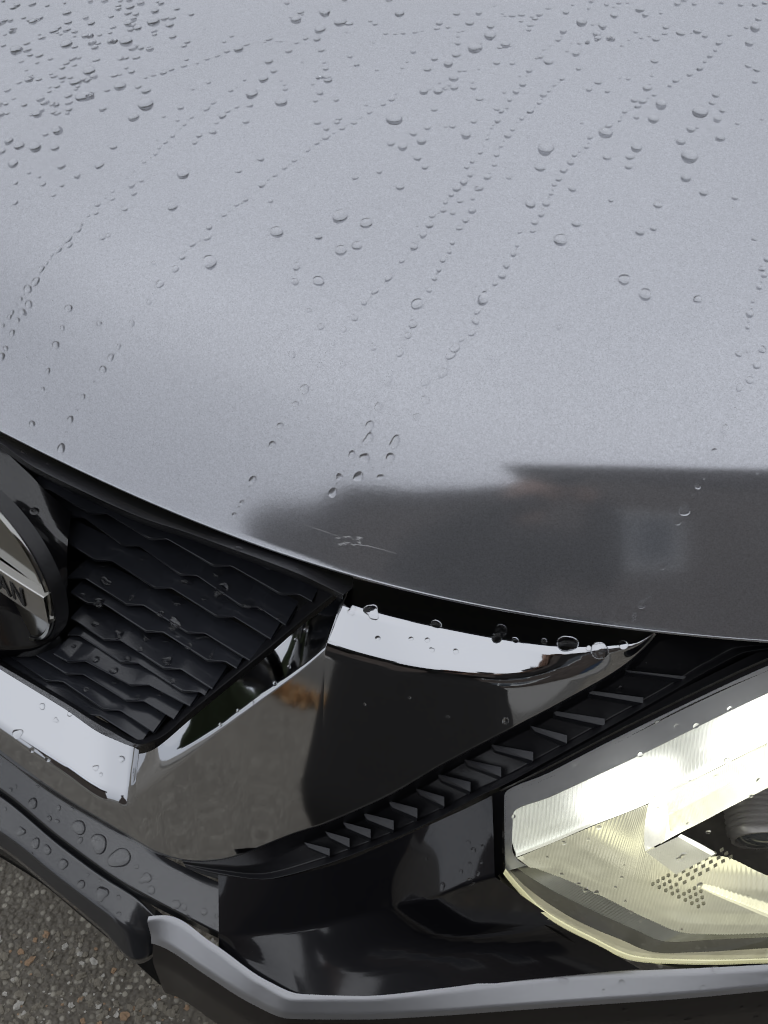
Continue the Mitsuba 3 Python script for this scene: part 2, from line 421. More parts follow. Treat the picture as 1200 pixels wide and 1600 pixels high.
for i, ch in enumerate('NISSAN'):
    g = meshkit.text_mesh(ch, 0.0235, 0.0016, True)
    g.apply_translation(-g.bounds.mean(0) * [1, 1, 0])
    x = (i - 2.5) * 0.0235 + (0.006 if i < 1 else -0.002 if i == 1 else 0)
    g.apply_translation([x, 0, .0105 - .004 * (x / ER) ** 2 - .0006])
    put('car__emblem__letter', emb(g), 'letter_black', False)

# ---------------------------------------------------------------- black frame and fins between chrome and headlight
K0 = [(u, v, z - .004) for u, v, z in side([(282, 1342), (342, 1342), (383, 1331), (467, 1297), (550, 1268), (633, 1226), (717, 1176), (800, 1134), (900, 1082), (985, 1030)])] + [(1027, 985, .848), (1100, 992, .85), (1200, 1000, .85), (1330, 1004, .85)]
K1 = [(285, 1346, 0.521), (342, 1352, 0.532), (400, 1352, 0.548), (480, 1316, 0.57), (560, 1284, 0.6), (643, 1240, 0.642), (727, 1190, 0.69), (810, 1147, 0.732), (910, 1094, 0.765), (995, 1040, 0.805), (1035, 1000, 0.83), (1100, 1000, 0.84), (1200, 1004, 0.848), (1330, 1008, 0.848)]
K2 = [(287, 1349, 0.517), (346, 1360, 0.524), (420, 1364, 0.54), (500, 1343, 0.56), (590, 1310, 0.59), (680, 1268, 0.635), (765, 1225, 0.69), (850, 1180, 0.72), (950, 1125, 0.755), (1040, 1075, 0.785), (1105, 1035, 0.81), (1150, 1012, 0.835), (1210, 1008, 0.84), (1330, 1012, 0.84)]
K3 = [(289, 1352, 0.517), (348, 1366, 0.53), (430, 1372, 0.555), (510, 1350, 0.58), (600, 1316, 0.615), (690, 1275, 0.665), (772, 1233, 0.718), (860, 1186, 0.75), (960, 1131, 0.785), (1050, 1080, 0.815), (1120, 1040, 0.835), (1170, 1018, 0.842), (1220, 1013, 0.845), (1330, 1017, 0.845)]
K4 = [(291, 1356, 0.51), (350, 1376, 0.512), (440, 1384, 0.53), (520, 1362, 0.55), (605, 1326, 0.585), (695, 1285, 0.635), (777, 1243, 0.69), (865, 1196, 0.72), (965, 1141, 0.755), (1055, 1090, 0.785), (1125, 1050, 0.805), (1175, 1028, 0.815), (1225, 1023, 0.82), (1330, 1027, 0.82)]
put('car__side_grille__panel', loops([K0, K1, K2, K3, K4], 200, [0, .002, .002, .003, 0]), 'satin_black')
FIN = [((975, 1047), (1072, 1057), 4), ((915, 1078), (1005, 1090), 7), ((862, 1110), (945, 1123), 9), ((829, 1134), (886, 1149), 10), ((767, 1163), (833, 1175), 11), ((725, 1186), (783, 1199), 12), ((683, 1209), (735, 1222), 12),
       ((650, 1232), (694, 1245), 12), ((606, 1251), (652, 1263), 12), ((567, 1270), (615, 1282), 12), ((535, 1284), (579, 1296), 11), ((508, 1299), (546, 1310), 11), ((475, 1316), (515, 1326), 9)]


_pp = np.concatenate([loft([curve(at(K1), 300), curve(at(K2), 300)], 24).vertices])


def panel_o(u, v):
    """How proud the recessed fin panel is behind a pixel."""
    c, sn = math.cos(PITCH), math.sin(PITCH)
    q = _pp - EYEP
    dep = q[:, 1] * c - q[:, 2] * sn
    uu, vv = 600 + F * q[:, 0] / dep, 800 - F * (q[:, 1] * sn + q[:, 2] * c) / dep
    k = np.argmin((uu - u) ** 2 + (vv - v) ** 2)
    return float(np.hypot(_pp[k, 0] - CX, _pp[k, 1] - CY) - CR)


for (u0, v0), (u1, v1), h in FIN:
    o0, o1 = panel_o(u0, v0) + .003, panel_o(u1, v1) + .006
    A = at([(u0, v0, o0), (u1, v1, o1)])
    h *= 1.25
    B = at([(u0 + 7, v0 + h * .7, o0 + h * .0003), (u1, v1 + h, o1 + h * .00055)])
    back = np.array([[0, .012, -.035]])
    A2, B2 = A + back, B + back
    v = np.vstack([A, B, A2, B2])               # 0,1 top front; 2,3 low front; 4,5 top back; 6,7 low back
    q = [[0, 1, 3, 2], [4, 5, 1, 0], [2, 3, 7, 6], [5, 7, 3, 1], [4, 0, 2, 6], [4, 6, 7, 5]]
    f = np.array(q)
    put('car__side_grille__fin', trimesh.Trimesh(v, np.vstack([f[:, [0, 1, 2]], f[:, [0, 2, 3]]]), process=False), 'fin_black', False)

# ---------------------------------------------------------------- gloss black panel under the chrome, to the lamp
P0 = [(341, 1367, .545), (370, 1371, .552), (440, 1372, .565), (520, 1352, .592), (605, 1318, .628), (700, 1276, .672), (769, 1243, .712)]
P1 = [(342, 1461, .500), (370, 1461, .503), (440, 1456, .512), (540, 1436, .530), (610, 1418, .552), (690, 1398, .620), (773, 1370, .656)]
P2 = [(341, 1480, .478), (400, 1526, .482), (490, 1560, .486), (580, 1556, .487), (700, 1545, .488), (850, 1528, .492), (1000, 1514, .50)]
n_ = 120
PM = [(342, 1472, .487), (385, 1496, .488), (462, 1512, .498), (560, 1502, .503), (660, 1482, .51), (775, 1465, .525), (885, 1448, .55)]
put('car__bumper_panel', loops([P0, P1, PM, P2], n_, [0, .004, .02, 0], sub=4), 'gloss_black', 40, 'glossy black panel between chrome trim and silver strip')

# lower front of the bumper on the left: two wet ledges and the lip
H0 = [(-300, 990, 0.545), (0, 1165, 0.543), (83, 1232, 0.535), (179, 1290, 0.521), (267, 1344, 0.505), (346, 1380, 0.5)]
H1 = [(-300, 1000, 0.53), (0, 1177, 0.527), (83, 1240, 0.522), (179, 1299, 0.515), (267, 1354, 0.505), (346, 1397, 0.498)]
H2 = [(-300, 1070, 0.502), (0, 1234, 0.502), (100, 1314, 0.5), (200, 1384, 0.497), (292, 1433, 0.493), (342, 1458, 0.49)]
H3 = [(-300, 1078, 0.48), (0, 1242, 0.48), (98, 1322, 0.478), (198, 1392, 0.475), (290, 1441, 0.47), (341, 1466, 0.47)]
put('car__lower_bumper__upper_ledge', loops([H0, H1, H2, H3], 120, [0, .004, .004, 0], sub=3), 'wet_black', 40)
J0 = [(-300, 1072, 0.475), (0, 1235, 0.475), (100, 1316, 0.473), (175, 1370, 0.47), (215, 1397, 0.467), (243, 1420, 0.462)]
J1 = [(-300, 1080, 0.492), (0, 1244, 0.492), (100, 1326, 0.49), (170, 1376, 0.486), (210, 1400, 0.48), (242, 1432, 0.47)]
J2 = [(-300, 1150, 0.477), (0, 1297, 0.477), (95, 1372, 0.474), (165, 1424, 0.47), (200, 1450, 0.464), (240, 1470, 0.445)]
J3 = [(-300, 1175, 0.457), (0, 1322, 0.457), (88, 1392, 0.454), (160, 1452, 0.446), (212, 1500, 0.432), (242, 1486, 0.432)]
J4 = [(-300, 1180, 0.435), (0, 1326, 0.435), (88, 1396, 0.432), (160, 1456, 0.425), (214, 1506, 0.41), (243, 1490, 0.415)]
put('car__lower_bumper__lip', loops([J0, J1, J2, J3, J4], 120, [0, .003, .006, .003, 0], sub=3), 'wet_black', 40)

# silver strip
S0 = [(232, 1432, 0.49), (255, 1430, 0.49), (333, 1474, 0.49), (417, 1532, 0.49), (470, 1553, 0.49), (567, 1556, 0.49), (692, 1544, 0.49), (775, 1533, 0.49), (900, 1520, 0.49), (1060, 1514, 0.49), (1200, 1507, 0.49), (1400, 1490, 0.49)]
S1 = [(230, 1440, 0.489), (250, 1436, 0.489), (330, 1482, 0.489), (412, 1540, 0.489), (465, 1563, 0.489), (567, 1563, 0.489), (692, 1551, 0.489), (775, 1541, 0.489), (900, 1528, 0.489), (1060, 1522, 0.489), (1200, 1515, 0.489), (1400, 1498, 0.489)]
S2 = [(236, 1462, 0.472), (252, 1468, 0.474), (325, 1516, 0.475), (396, 1560, 0.475), (454, 1583, 0.477), (567, 1584, 0.479), (692, 1579, 0.48), (775, 1573, 0.48), (900, 1564, 0.48), (1060, 1553, 0.48), (1200, 1540, 0.48), (1400, 1520, 0.48)]
S3 = [(236, 1474, 0.464), (252, 1479, 0.466), (325, 1526, 0.467), (396, 1570, 0.467), (454, 1592, 0.469), (567, 1593, 0.471), (692, 1587, 0.472), (775, 1581, 0.472), (900, 1572, 0.472), (1060, 1561, 0.472), (1200, 1548, 0.472), (1400, 1528, 0.472)]
put('car__trim_strip', loops([S0, S1, S2, S3], 160, [0, .003, .003, 0], sub=2), 'silver_strip', 40, 'satin silver strip below the black panel')
# lower corner under the strip: car paint with shade painted in
s3 = at(S3)
L0 = s3 - outward(s3) * .004 + [0, 0, .002]
L1 = s3 + outward(s3) * .006 - [0, 0, .035]
L2 = s3 + outward(s3) * .004 - [0, 0, .14]
L3 = s3 - outward(s3) * .09 - [0, 0, .21]
tt = np.r_[0, np.cumsum(np.linalg.norm(np.diff(s3, axis=0), axis=1))]
put('car__lower_corner', loft(fillet([curve(x, 140, True, tt) for x in (L0, L1, L2, L3)], [0, .01, .03, 0]), 2), 'shaded_paint', 40)
j4 = at(J4[:5])
V = [j4 + outward(j4) * .0, j4 - outward(j4) * .02 - [0, 0, .1], j4 - outward(j4) * .1 - [0, 0, .17]]
put('car__lower_bumper__valance', loft([curve(x, 60) for x in V], 2), 'matte_black', 40)

# ---------------------------------------------------------------- headlight
LU = [(787, 1240), (860, 1203), (975, 1144), (1087, 1088), (1200, 1037), (1330, 985)]
LOU = [.088, .075, .05, .03, .012, -.01]
LL = [(787, 1362), (844, 1425), (919, 1470), (994, 1500), (1035, 1508), (1330, 1504)]


def lamp_o(u, v):
    """The curved outer lens: how proud it is at a pixel."""
    return 0.098 + (v - 1244) * .00023 - (u - 787) * .00012


def lamp(pts, back=0.0):
    return at([(u, v, lamp_o(u, v) - back) for u, v in pts])


# outer lens: outline strips from the upper to the lower edge
up_ = curve(lamp([(787, 1244), (860, 1207), (975, 1148), (1087, 1092), (1200, 1041), (1360, 977)]), 60)
lo_ = curve(lamp([(788, 1362), (844, 1428), (919, 1470), (994, 1501), (1080, 1506), (1360, 1503)]), 60)
mid = [up_ + (lo_ - up_) * s + outward(up_) * (0.012 * math.sin(math.pi * s)) for s in np.linspace(0, 1, 14)]
LENS = mid
put('car__headlight__lens', loft(mid), 'lens_glass', True)
rimv = np.vstack([lamp([(787, 1362), (787, 1300), (787, 1244), (975, 1148), (1200, 1041), (1360, 977)])])


def ring(points, inset, back0, back1):
    """A rim along a line of lens pixels: from the lens edge inward."""
    a = lamp(points, back0)
    b = lamp(inset, back0)
    c = lamp(inset, back1)
    return loft(fillet([curve(x, 80, True, np.arange(len(points))) for x in (lamp(points, back1), a, b, c)], [0, .001, .001, 0], 3))


# grey frosted border inside the lens (top and left)
put('car__headlight__bezel', ring([(789, 1362), (788, 1300), (788, 1243), (860, 1206), (975, 1147), (1200, 1040), (1360, 976)], [(822, 1352), (800, 1325), (802, 1272), (865, 1243), (975, 1192), (1200, 1083), (1360, 1013)], .010, .035), 'bezel_grey', 40, 'frosted grey border inside the headlight')
# black gasket round the lens
GO = [(764, 1386), (763, 1300), (763, 1236), (860, 1183), (975, 1123), (1087, 1066), (1200, 1012), (1360, 945)]
GI = [(792, 1368), (790, 1300), (790, 1249), (862, 1213), (977, 1154), (1089, 1098), (1202, 1047), (1360, 986)]
put('car__headlight__gasket', loft([curve(lamp(q, bk), 90, True, np.arange(8)) for q, bk in ((GO, .03), (GO, .014), (GI, .010), (GI, .03))]), 'satin_black', 40)
# glowing lower edge of the lens
LE = [(787, 1363), (812, 1393), (844, 1425), (919, 1468), (994, 1500), (1080, 1505), (1200, 1503), (1360, 1502)]
put('car__headlight__lens_edge', loft(fillet([curve(lamp([(u + a, v - b) for u, v in LE], bk), 90) for a, b, bk in ((-1, -2, .006), (0, 0, -.003), (2, 4, -.003), (3, 6, .006))], .0008, 3)), 'lamp_chrome', 40, 'pale yellow glowing edge of the lens')
EDGE = [k for k in scene][-1]
scene[EDGE]['emitter'] = {'type': 'area', 'radiance': {'type': 'rgb', 'value': [.16, .155, .09]}}  # piped lamp light, set as emission of the edge
# housing
hb = [lamp([(780, 1235), (860, 1196), (975, 1136), (1200, 1028), (1370, 960)], .002), lamp([(800, 1250), (870, 1215), (975, 1160), (1200, 1055), (1370, 985)], .075), lamp([(800, 1350), (860, 1410), (930, 1450), (1100, 1490), (1370, 1490)], .09), lamp([(778, 1368), (838, 1436), (915, 1480), (1080, 1516), (1370, 1514)], .002)]
put('car__headlight__housing', loft(fillet([curve(x, 60) for x in hb], [0, .01, .01, 0]), 3), 'lamp_dark', 40)


def ribbed(p00, p10, p01, p11, back, n, m, amp, bow=0.0):
    """A fluted sheet between four lens pixels; flutes run from the first edge to the second."""
    s, t = np.linspace(0, 1, n * 6 + 1), np.linspace(0, 1, m)
    a, b = curve(lamp(p00, back[0]), len(s), True, np.arange(len(p00))), curve(lamp(p10, back[1]), len(s), True, np.arange(len(p10)))
    wav = amp * np.abs(np.sin(np.pi * n * s))
    rows_ = [a + (b - a) * x + outward(a) * (wav + bow * math.sin(math.pi * x))[:, None] for x in t]
    m = loft(rows_)
    return m if (m.face_normals * outward(m.triangles_center)).sum() > 0 else trimesh.Trimesh(m.vertices, m.faces[:, ::-1], process=False)


def glow(rgb):
    return {'type': 'area', 'radiance': {'type': 'rgb', 'value': list(rgb)}}


def put_light(key, mesh, bsdf, radiance, label=None):
    if (mesh.face_normals * mesh.area_faces[:, None] * outward(mesh.triangles_center)).sum() < 0:
        mesh = trimesh.Trimesh(mesh.vertices, mesh.faces[:, ::-1], process=False)
    x = mesh.vertices[:, 0]
    uv = np.stack([(x - x.min()) / np.ptp(x), (mesh.vertices[:, 2] - mesh.vertices[:, 2].min()) / np.ptp(mesh.vertices[:, 2])], 1)
    k = put(key, mesh, bsdf, True, label, uv=uv)
    scene[k]['emitter'] = {'type': 'area', 'radiance': radiance}  # emission stands in for reflected light, except on the light bar
    return k


def painted_glow(spots, low, high, ribs=0.0, pitch=300.0, along=(1, 0)):
    """Painted radiance: bright spots for the LEDs, stripes for the shading of the flutes."""
    pts = [(lamp([(u, v)], .02)[0], r) for u, v, r in spots]

    def fn(p, n, uv):
        g = mi.Float(0)
        for c, r in pts:
            g = g + dr.exp(-(dr.square(p.x - c[0]) + dr.square(p.y - c[1]) + dr.square(p.z - c[2])) / (r * r))
        k = 1 - ribs * (0.5 + 0.5 * dr.sin(6.2832 * pitch * (uv.x * along[0] + uv.y * along[1])))  # flute shading painted as stripes
        k = k * (0.86 + 0.28 * mikit.fbm(p.x * 60, p.y * 60, p.z * 60, 2))
        return (mi.Color3f(low) + mi.Color3f(high) * g) * k
    return mikit.proc(fn)


def sheet(p00, p10, back, n=90, m=6, bow=0.0):
    return ribbed(p00, p10, None, None, back, n, m, .0004, bow)


DU = [(794, 1266), (865, 1232), (920, 1208), (1010, 1163), (1087, 1124), (1200, 1071), (1360, 998)]
DM = [(806, 1334), (865, 1311), (920, 1287), (1010, 1251), (1087, 1211), (1200, 1155), (1360, 1080)]
DIV = [(u, v + 5) for u, v in DM]
put_light('car__headlight__light_bar', ribbed(DU, DM, None, None, (.012, .028), 90, 6, .0012, .006), 'bezel_grey', painted_glow([(968, 1238, .030), (1010, 1215, .022), (1180, 1140, .036)], (.17, .175, .148), (1.9, 1.9, 1.75), 0.24, 90), 'bright white ribbed light bar along the top of the headlight')
put_light('car__headlight__glowing_divider', loft(fillet([curve(lamp(q, bk), 80, True, np.arange(7)) for q, bk in ((DM, .034), (DM, .022), (DIV, .022), (DIV, .036))], [0, .001, .001, 0], 3)), 'bezel_grey', painted_glow([(985, 1262, .03), (1150, 1180, .04)], (.20, .20, .165), (1.0, 1.0, .9)), 'thin ridge below the light bar with its own bright glow')  # edge highlight given as emission; the ridge is no lamp
R0 = [(1019, 1251), (1052, 1234), (1087, 1216), (1140, 1190), (1200, 1160), (1360, 1086)]
R1 = [(1026, 1282), (1055, 1268), (1090, 1250), (1142, 1222), (1200, 1194), (1360, 1118)]
R2 = [(1032, 1318), (1058, 1303), (1096, 1284), (1145, 1258), (1200, 1230), (1360, 1150)]
put_light('car__headlight__glowing_reflector', sheet(R0, R1, (.028, .042)), 'lamp_chrome', painted_glow([(1040, 1262, .012)], (.13, .128, .085), (1.4, 1.4, 1.2), .26, 14, (0, 1)), 'pale ribbed reflector below the light bar with its own glow')  # LED light that it reflects is painted on as emission
put_light('car__headlight__glowing_reflector', sheet(R1, R2, (.042, .026)), 'lamp_chrome', painted_glow([(1036, 1300, .012)], (.165, .16, .10), (1.4, 1.4, 1.1), .26, 14, (0, 1)), 'ribbed reflector above the projector with its own yellowish glow')  # yellowish reflected light, set as emission too
put_light('car__headlight__glowing_fold', loft([curve(lamp(q, bk), 12) for q, bk in (([(1014, 1254), (1008, 1285), (1008, 1330)], .030), ([(1024, 1251), (1026, 1282), (1034, 1316)], .024), ([(1040, 1245), (1044, 1272), (1046, 1308)], .030))]), 'lamp_chrome', painted_glow([(1028, 1275, .02)], (.30, .30, .26), (.7, .7, .6)), 'fold in the reflector with its own bright glow')  # bright LED spill on the fold is painted as emission
RU = [(807, 1340), (865, 1316), (920, 1293), (985, 1267), (1016, 1256), (1022, 1322), (1066, 1350), (1122, 1337), (1200, 1368), (1360, 1420)]
RL = [(838, 1354), (868, 1362), (900, 1376), (940, 1392), (975, 1410), (1010, 1426), (1060, 1448), (1120, 1453), (1200, 1452), (1360, 1448)]
put_light('car__headlight__lower_glow_reflector', sheet(RU, [(u, v + 9) for u, v in RL], (.030, .052), 90, 10), 'lamp_chrome', painted_glow([(1080, 1400, .06)], (.145, .143, .105), (.085, .08, .045), .16, 120), 'reflector with its own cream glow in the lower half of the headlight')  # cream lighting is emission of the sheet, not light from a lamp
B0, B1 = [(1009, 1331), (1036, 1318), (1063, 1305)], [(1056, 1366), (1086, 1350), (1117, 1334)]
put_light('car__headlight__glowing_block', sheet(B0, B1, (.027, .027), 30, 5), 'lamp_chrome', painted_glow([(1090, 1318, .012)], (.165, .165, .13), (.35, .35, .3), .25, 30), 'ribbed cream block in the reflector with its own glow')  # block emits to look lit by the LEDs
put_light('car__headlight__glowing_fold', loft(fillet([curve(lamp(q, bk), 20) for q, bk in (([(1064, 1303), (1092, 1317), (1120, 1333)], .032), ([(1063, 1304), (1090, 1319), (1117, 1334)], .024), ([(1058, 1308), (1084, 1323), (1110, 1338)], .028))], .001, 3)), 'lamp_chrome', painted_glow([(1090, 1319, .03)], (.33, .33, .28), (.2, .2, .2)), 'upper edge of the cream block with its own bright glow')  # painted highlight along the block edge, made by emission
put_light('car__headlight__ridge', loft(fillet([curve(lamp(q, bk), 30) for q, bk in (([(1098, 1384), (1150, 1404), (1210, 1428)], .044), ([(1097, 1387), (1148, 1408), (1208, 1432)], .036), ([(1095, 1391), (1146, 1412), (1206, 1436)], .044))], .001, 3)), 'lamp_chrome', painted_glow([(1150, 1408, .05)], (.17, .165, .115), (.05, .05, .03)), 'raised ridge on the cream reflector with its own faint glow')  # faint own glow stands in for light on the ridge
slots = []
for i in range(8):
    for j in range(4):
        a0 = np.array([1016, 1386]) + np.array([12.2, 5.6]) * j * .0 + np.array([13.0, -7.3]) * 0
        c = np.array([1020.0, 1383.0]) + np.array([10.2, 5.0]) * i + np.array([9.0, -5.0]) * j * .9
        if c[0] < 1105 - 2 * j and min(math.hypot(c[0] - 1056 - 12 * a - 7 * b, c[1] - 1370 + 6.6 * a - 5.4 * b) for a in range(7) for b in range(3)) > 9:
            slots.append(slab(lamp([(c[0] - 2.8, c[1] + .5), (c[0] + .4, c[1] - 1.2), (c[0] + 2.8, c[1] - .8), (c[0] + .5, c[1] + 1.3)], .0318), .003, outward(lamp([tuple(c)]))[0]))
for i in range(7):
    for j in range(3):
        c = np.array([1056.0, 1370.0]) + np.array([12.0, -6.6]) * i + np.array([7.0, 5.4]) * j
        slots.append(slab(lamp([(c[0] - 3.0, c[1] + .6), (c[0] + 2.4, c[1] - 2.4), (c[0] + 3.0, c[1] - 1.4), (c[0] - 2.2, c[1] + 1.6)], .0262), .003, outward(lamp([tuple(c)]))[0]))
put('car__headlight__vent_slots', cat(*slots), 'slot_shade', False, 'small dark vent slots in the cream reflector', kind='stuff')


def band(P, Q, b0, b1, n, amp):
    return ribbed(P, Q, None, None, (b0, b1), n, 5, amp)


I0 = [(806, 1342), (838, 1356), (881, 1372), (940, 1399), (1010, 1434), (1066, 1456), (1120, 1459), (1200, 1457), (1360, 1452)]
I1 = [(800, 1350), (822, 1366), (858, 1388), (915, 1417), (985, 1449), (1042, 1471), (1110, 1468), (1200, 1464), (1360, 1459)]
I2 = [(795, 1356), (812, 1376), (846, 1404), (905, 1440), (970, 1468), (1024, 1488), (1100, 1487), (1200, 1481), (1360, 1476)]
I3 = [(791, 1360), (804, 1382), (838, 1416), (898, 1456), (960, 1483), (1010, 1501), (1090, 1500), (1200, 1496), (1360, 1492)]
put('car__headlight__lower_border', band(I0, I1, .046, .038, 130, .0009), 'border_olive', 40, 'fine ribbed olive border below the cream reflector')
put('car__headlight__lower_border', band(I1, I2, .036, .024, 30, .0001), 'lamp_dark', 40, 'dark grey border along the bottom of the headlight')
put('car__headlight__lower_border', band(I2, I3, .020, .008, 10, .0001), 'border_tan', 40, 'tan border next to the glowing lens edge')
# projector lamp on the right: a dark ribbed tube with a lens
pc = lamp([(1186, 1296)], .05)[0]
pn = outward(pc[None])[0] * .9 + np.array([0, 0, -.2])
pn /= np.linalg.norm(pn)
prof = [(.034, -.05)]
for k in range(9):
    prof += [(.034, -.045 + k * .006), (.031, -.042 + k * .006)]
prof += [(.030, .012), (.027, .012), (.026, .004)]
tube = trimesh.creation.revolve(np.array(prof), sections=64)
tube.apply_transform(trimesh.geometry.align_vectors([0, 0, 1], pn))
tube.apply_translation(pc)
put('car__headlight__projector_tube', tube, 'tube_grey', 40, 'dark ribbed projector tube')
ball = trimesh.creation.icosphere(4, .027)
ball.apply_scale([1, 1, .5])
ball.apply_transform(trimesh.geometry.align_vectors([0, 0, 1], pn))
ball.apply_translation(pc + pn * .004)
put('car__headlight__projector_lens', ball, 'window_glass', True)

# ---------------------------------------------------------------- stone chips standing out of the asphalt near the bumper
rng = np.random.default_rng(11)
chips = {}
ico = trimesh.creation.icosphere(1, 1.0)
ico.vertices[:] = np.sign(ico.vertices) * np.abs(ico.vertices) ** .7
for k in range(9500):
    x, y = rng.uniform(-0.75, 0.35), rng.uniform(-0.15, 0.75)
    r = 0.0014 + 0.0052 * rng.random() ** 3
    v = ico.vertices * (1 + 0.75 * (rng.random((len(ico.vertices), 1)) - .5)) * [r * rng.uniform(.8, 1.4), r * rng.uniform(.7, 1.1), r * .55]
    a = rng.uniform(0, 6.28)
    v = v @ np.array([[math.cos(a), math.sin(a), 0], [-math.sin(a), math.cos(a), 0], [0, 0, 1]]) + [x, y, -r * .12]
    q = rng.random()
    chips.setdefault('stone_pale' if q < .22 else 'stone_brown' if q < .32 else 'stone_grey', []).append(trimesh.Trimesh(v, ico.faces, process=False))
for m, l in chips.items():
    put('asphalt_chips__' + m, cat(*l), m, False, kind='stuff')
labels['asphalt_chips'] = {'label': 'pale and brown stone chips set in the worn asphalt', 'category': 'stone chips', 'kind': 'stuff'}

# front wheels that carry the car
for sx, wx in enumerate((1.05, -0.55)):
    c = np.array([[0.98, 0.98, .34], [-0.42, 1.92, .34]][sx])
    ax = np.array([.77, -.63, 0])
    ty = trimesh.creation.revolve(np.array([(.2, -.1), (.31, -.11), (.335, -.085), (.34, 0), (.335, .085), (.31, .11), (.2, .1), (.2, -.1)]), sections=48)
    ri = trimesh.creation.revolve(np.array([(.0001, .06), (.05, .065), (.15, .05), (.205, .09), (.205, -.09)]), sections=48)
    M = trimesh.geometry.align_vectors([0, 0, 1], ax)
    M[:3, 3] = c
    k = None
    for nm, me, ma in (('', ty, 'rubber'), ('__rim', ri, 'rim_metal')):
        me.apply_transform(M)
        if nm == '':
            k = put('car__wheel', me, ma, 40)
        else:
            put(k + nm, me, ma, 40)

# ---------------------------------------------------------------- behind the camera: what the paint and chrome mirror
def box(x0, x1, y0, y1, z0, z1):
    return trimesh.creation.box(bounds=[[x0, y0, z0], [x1, y1, z1]])


def prism(poly, y0, y1):
    from shapely.geometry import Polygon
    m = trimesh.creation.extrude_polygon(Polygon(poly), y1 - y0, engine='earcut')
    v = m.vertices
    m.vertices = np.stack([v[:, 0], y1 - v[:, 2], v[:, 1]], 1)
    m.fix_normals()
    return m


put('pavement', box(-60, 60, -4.6, -1.95, 0, .11), 'kerb_stone', False, 'pale concrete pavement across the road', kind='structure')
put('unseen_house__wall', box(-2.3, 11, -14, -6.2, 0, 7.6), 'brick', False)  # unseen house, outline shaped to darken the reflection in the bonnet front
put('unseen_house__roof', prism([(-2.6, 7.55), (11.4, 7.55), (11.4, 7.75), (3.2, 9.65), (0.2, 8.85), (-2.0, 8.0), (-2.6, 7.7)], -14.4, -6.0), 'roof_tile', False)
put('unseen_house__wing', prism([(-8.6, 0), (-2.3, 0), (-2.3, 6.0), (-4.2, 5.6), (-6.0, 5.4), (-6.2, 4.8), (-8.6, 4.4)], -13, -6.5), 'brick', False)
put('unseen_house__wing_roof', prism([(-9.4, 4.2), (-9.3, 4.5), (-8.5, 4.85), (-7.0, 5.1), (-6.1, 5.75), (-4.4, 5.9), (-3.2, 6.25), (-2.3, 6.7), (-2.3, 6.0), (-4.2, 5.6), (-6.0, 5.4), (-6.2, 4.8), (-8.6, 4.4)], -13.3, -6.3), 'roof_tile', False)
labels['unseen_house'] = {'label': 'unseen dark brick house with a lower wing, darkening the bonnet front', 'category': 'house'}
for x in (-.9, 2.2, 5.3, 8.2):
    for z in (.9, 4.1):
        if x == 2.2 and z < 2:
            continue
        k = put('unseen_house__window', cat(box(x, x + 1.5, -6.2, -6.13, z - .08, z), box(x, x + 1.5, -6.2, -6.13, z + 1.4, z + 1.48), box(x, x + .08, -6.2, -6.13, z, z + 1.4), box(x + 1.42, x + 1.5, -6.2, -6.13, z, z + 1.4), box(x + .72, x + .78, -6.2, -6.14, z, z + 1.4)), 'white_paint', False)
        put(k + '__pane', box(x + .08, x + 1.42, -6.25, -6.18, z, z + 1.4), 'window_glass', False)
d_ = put('unseen_house__door', box(2.3, 3.3, -6.25, -6.15, 0, 2.1), 'door_paint', False)
put(d_ + '__handle', box(3.15, 3.2, -6.15, -6.1, 1.0, 1.15), 'chrome', False)

def unseen_hedge(x0, x1, y0, y1, h, seed):
    g = trimesh.creation.box(bounds=[[x0, y0, 0], [x1, y1, h]])
    for _ in range(5):
        g = g.subdivide()
    v = g.vertices
    d = np.stack([meshkit.fbm(v * 1.3 + 7 * k, 4, seed + k) - .5 for k in range(3)], 1)
    g.vertices = v + d * [1.0, 1.0, 1.3] * (v[:, 2:] > .02)
    return g


for k, (b_, sd, lab) in enumerate((((-22, 22, 8.5, 10.5, 2.8), 1, 'long unseen hedgerow beyond the car, darkening the drop rims'), ((-10.5, -8.5, 2, 8.5, 1.2), 2, 'unseen hedgerow left of the car, darkening the drop rims'), ((9.5, 11.5, -4, 8.5, 3.2), 4, 'unseen hedgerow right of the car, darkening the drop rims'))):
    put('unseen_hedge', unseen_hedge(*b_, sd), 'leaf_green', False, lab, 'unseen_hedge')  # out of view, gives the drops and chrome a dark horizon
# windscreen, wiper panel and roof of the car
ca, cl_ = np.array([.63, .77, 0]), np.array([.77, -.63, 0])
w0 = np.array([-.45, .95, 0]) + ca * 1.0
def cross(d, z, half, drop):
    q = np.linspace(-1, 1, 25)
    return w0 + ca * (d - .16 * q[:, None] ** 2) + cl_ * (q[:, None] * half) + np.stack([q * 0, q * 0, z - drop * q ** 2], 1)
put('car__cowl', loft([cross(-.12, 1.10, .76, .06), cross(.02, 1.12, .76, .06), cross(.05, 1.10, .76, .06)]), 'satin_black', 40)
put('car__windscreen', loft([cross(.02 + .8 * t_, 1.11 + .5 * t_, .75 - .12 * t_, .06) for t_ in np.linspace(0, 1, 8)]), 'window_glass', 40)
put('car__roof', loft([cross(.80 + 1.5 * t_, 1.60 + .07 * math.sin(math.pi * t_), .64, .05) for t_ in np.linspace(0, 1, 10)]), 'paint', 40)

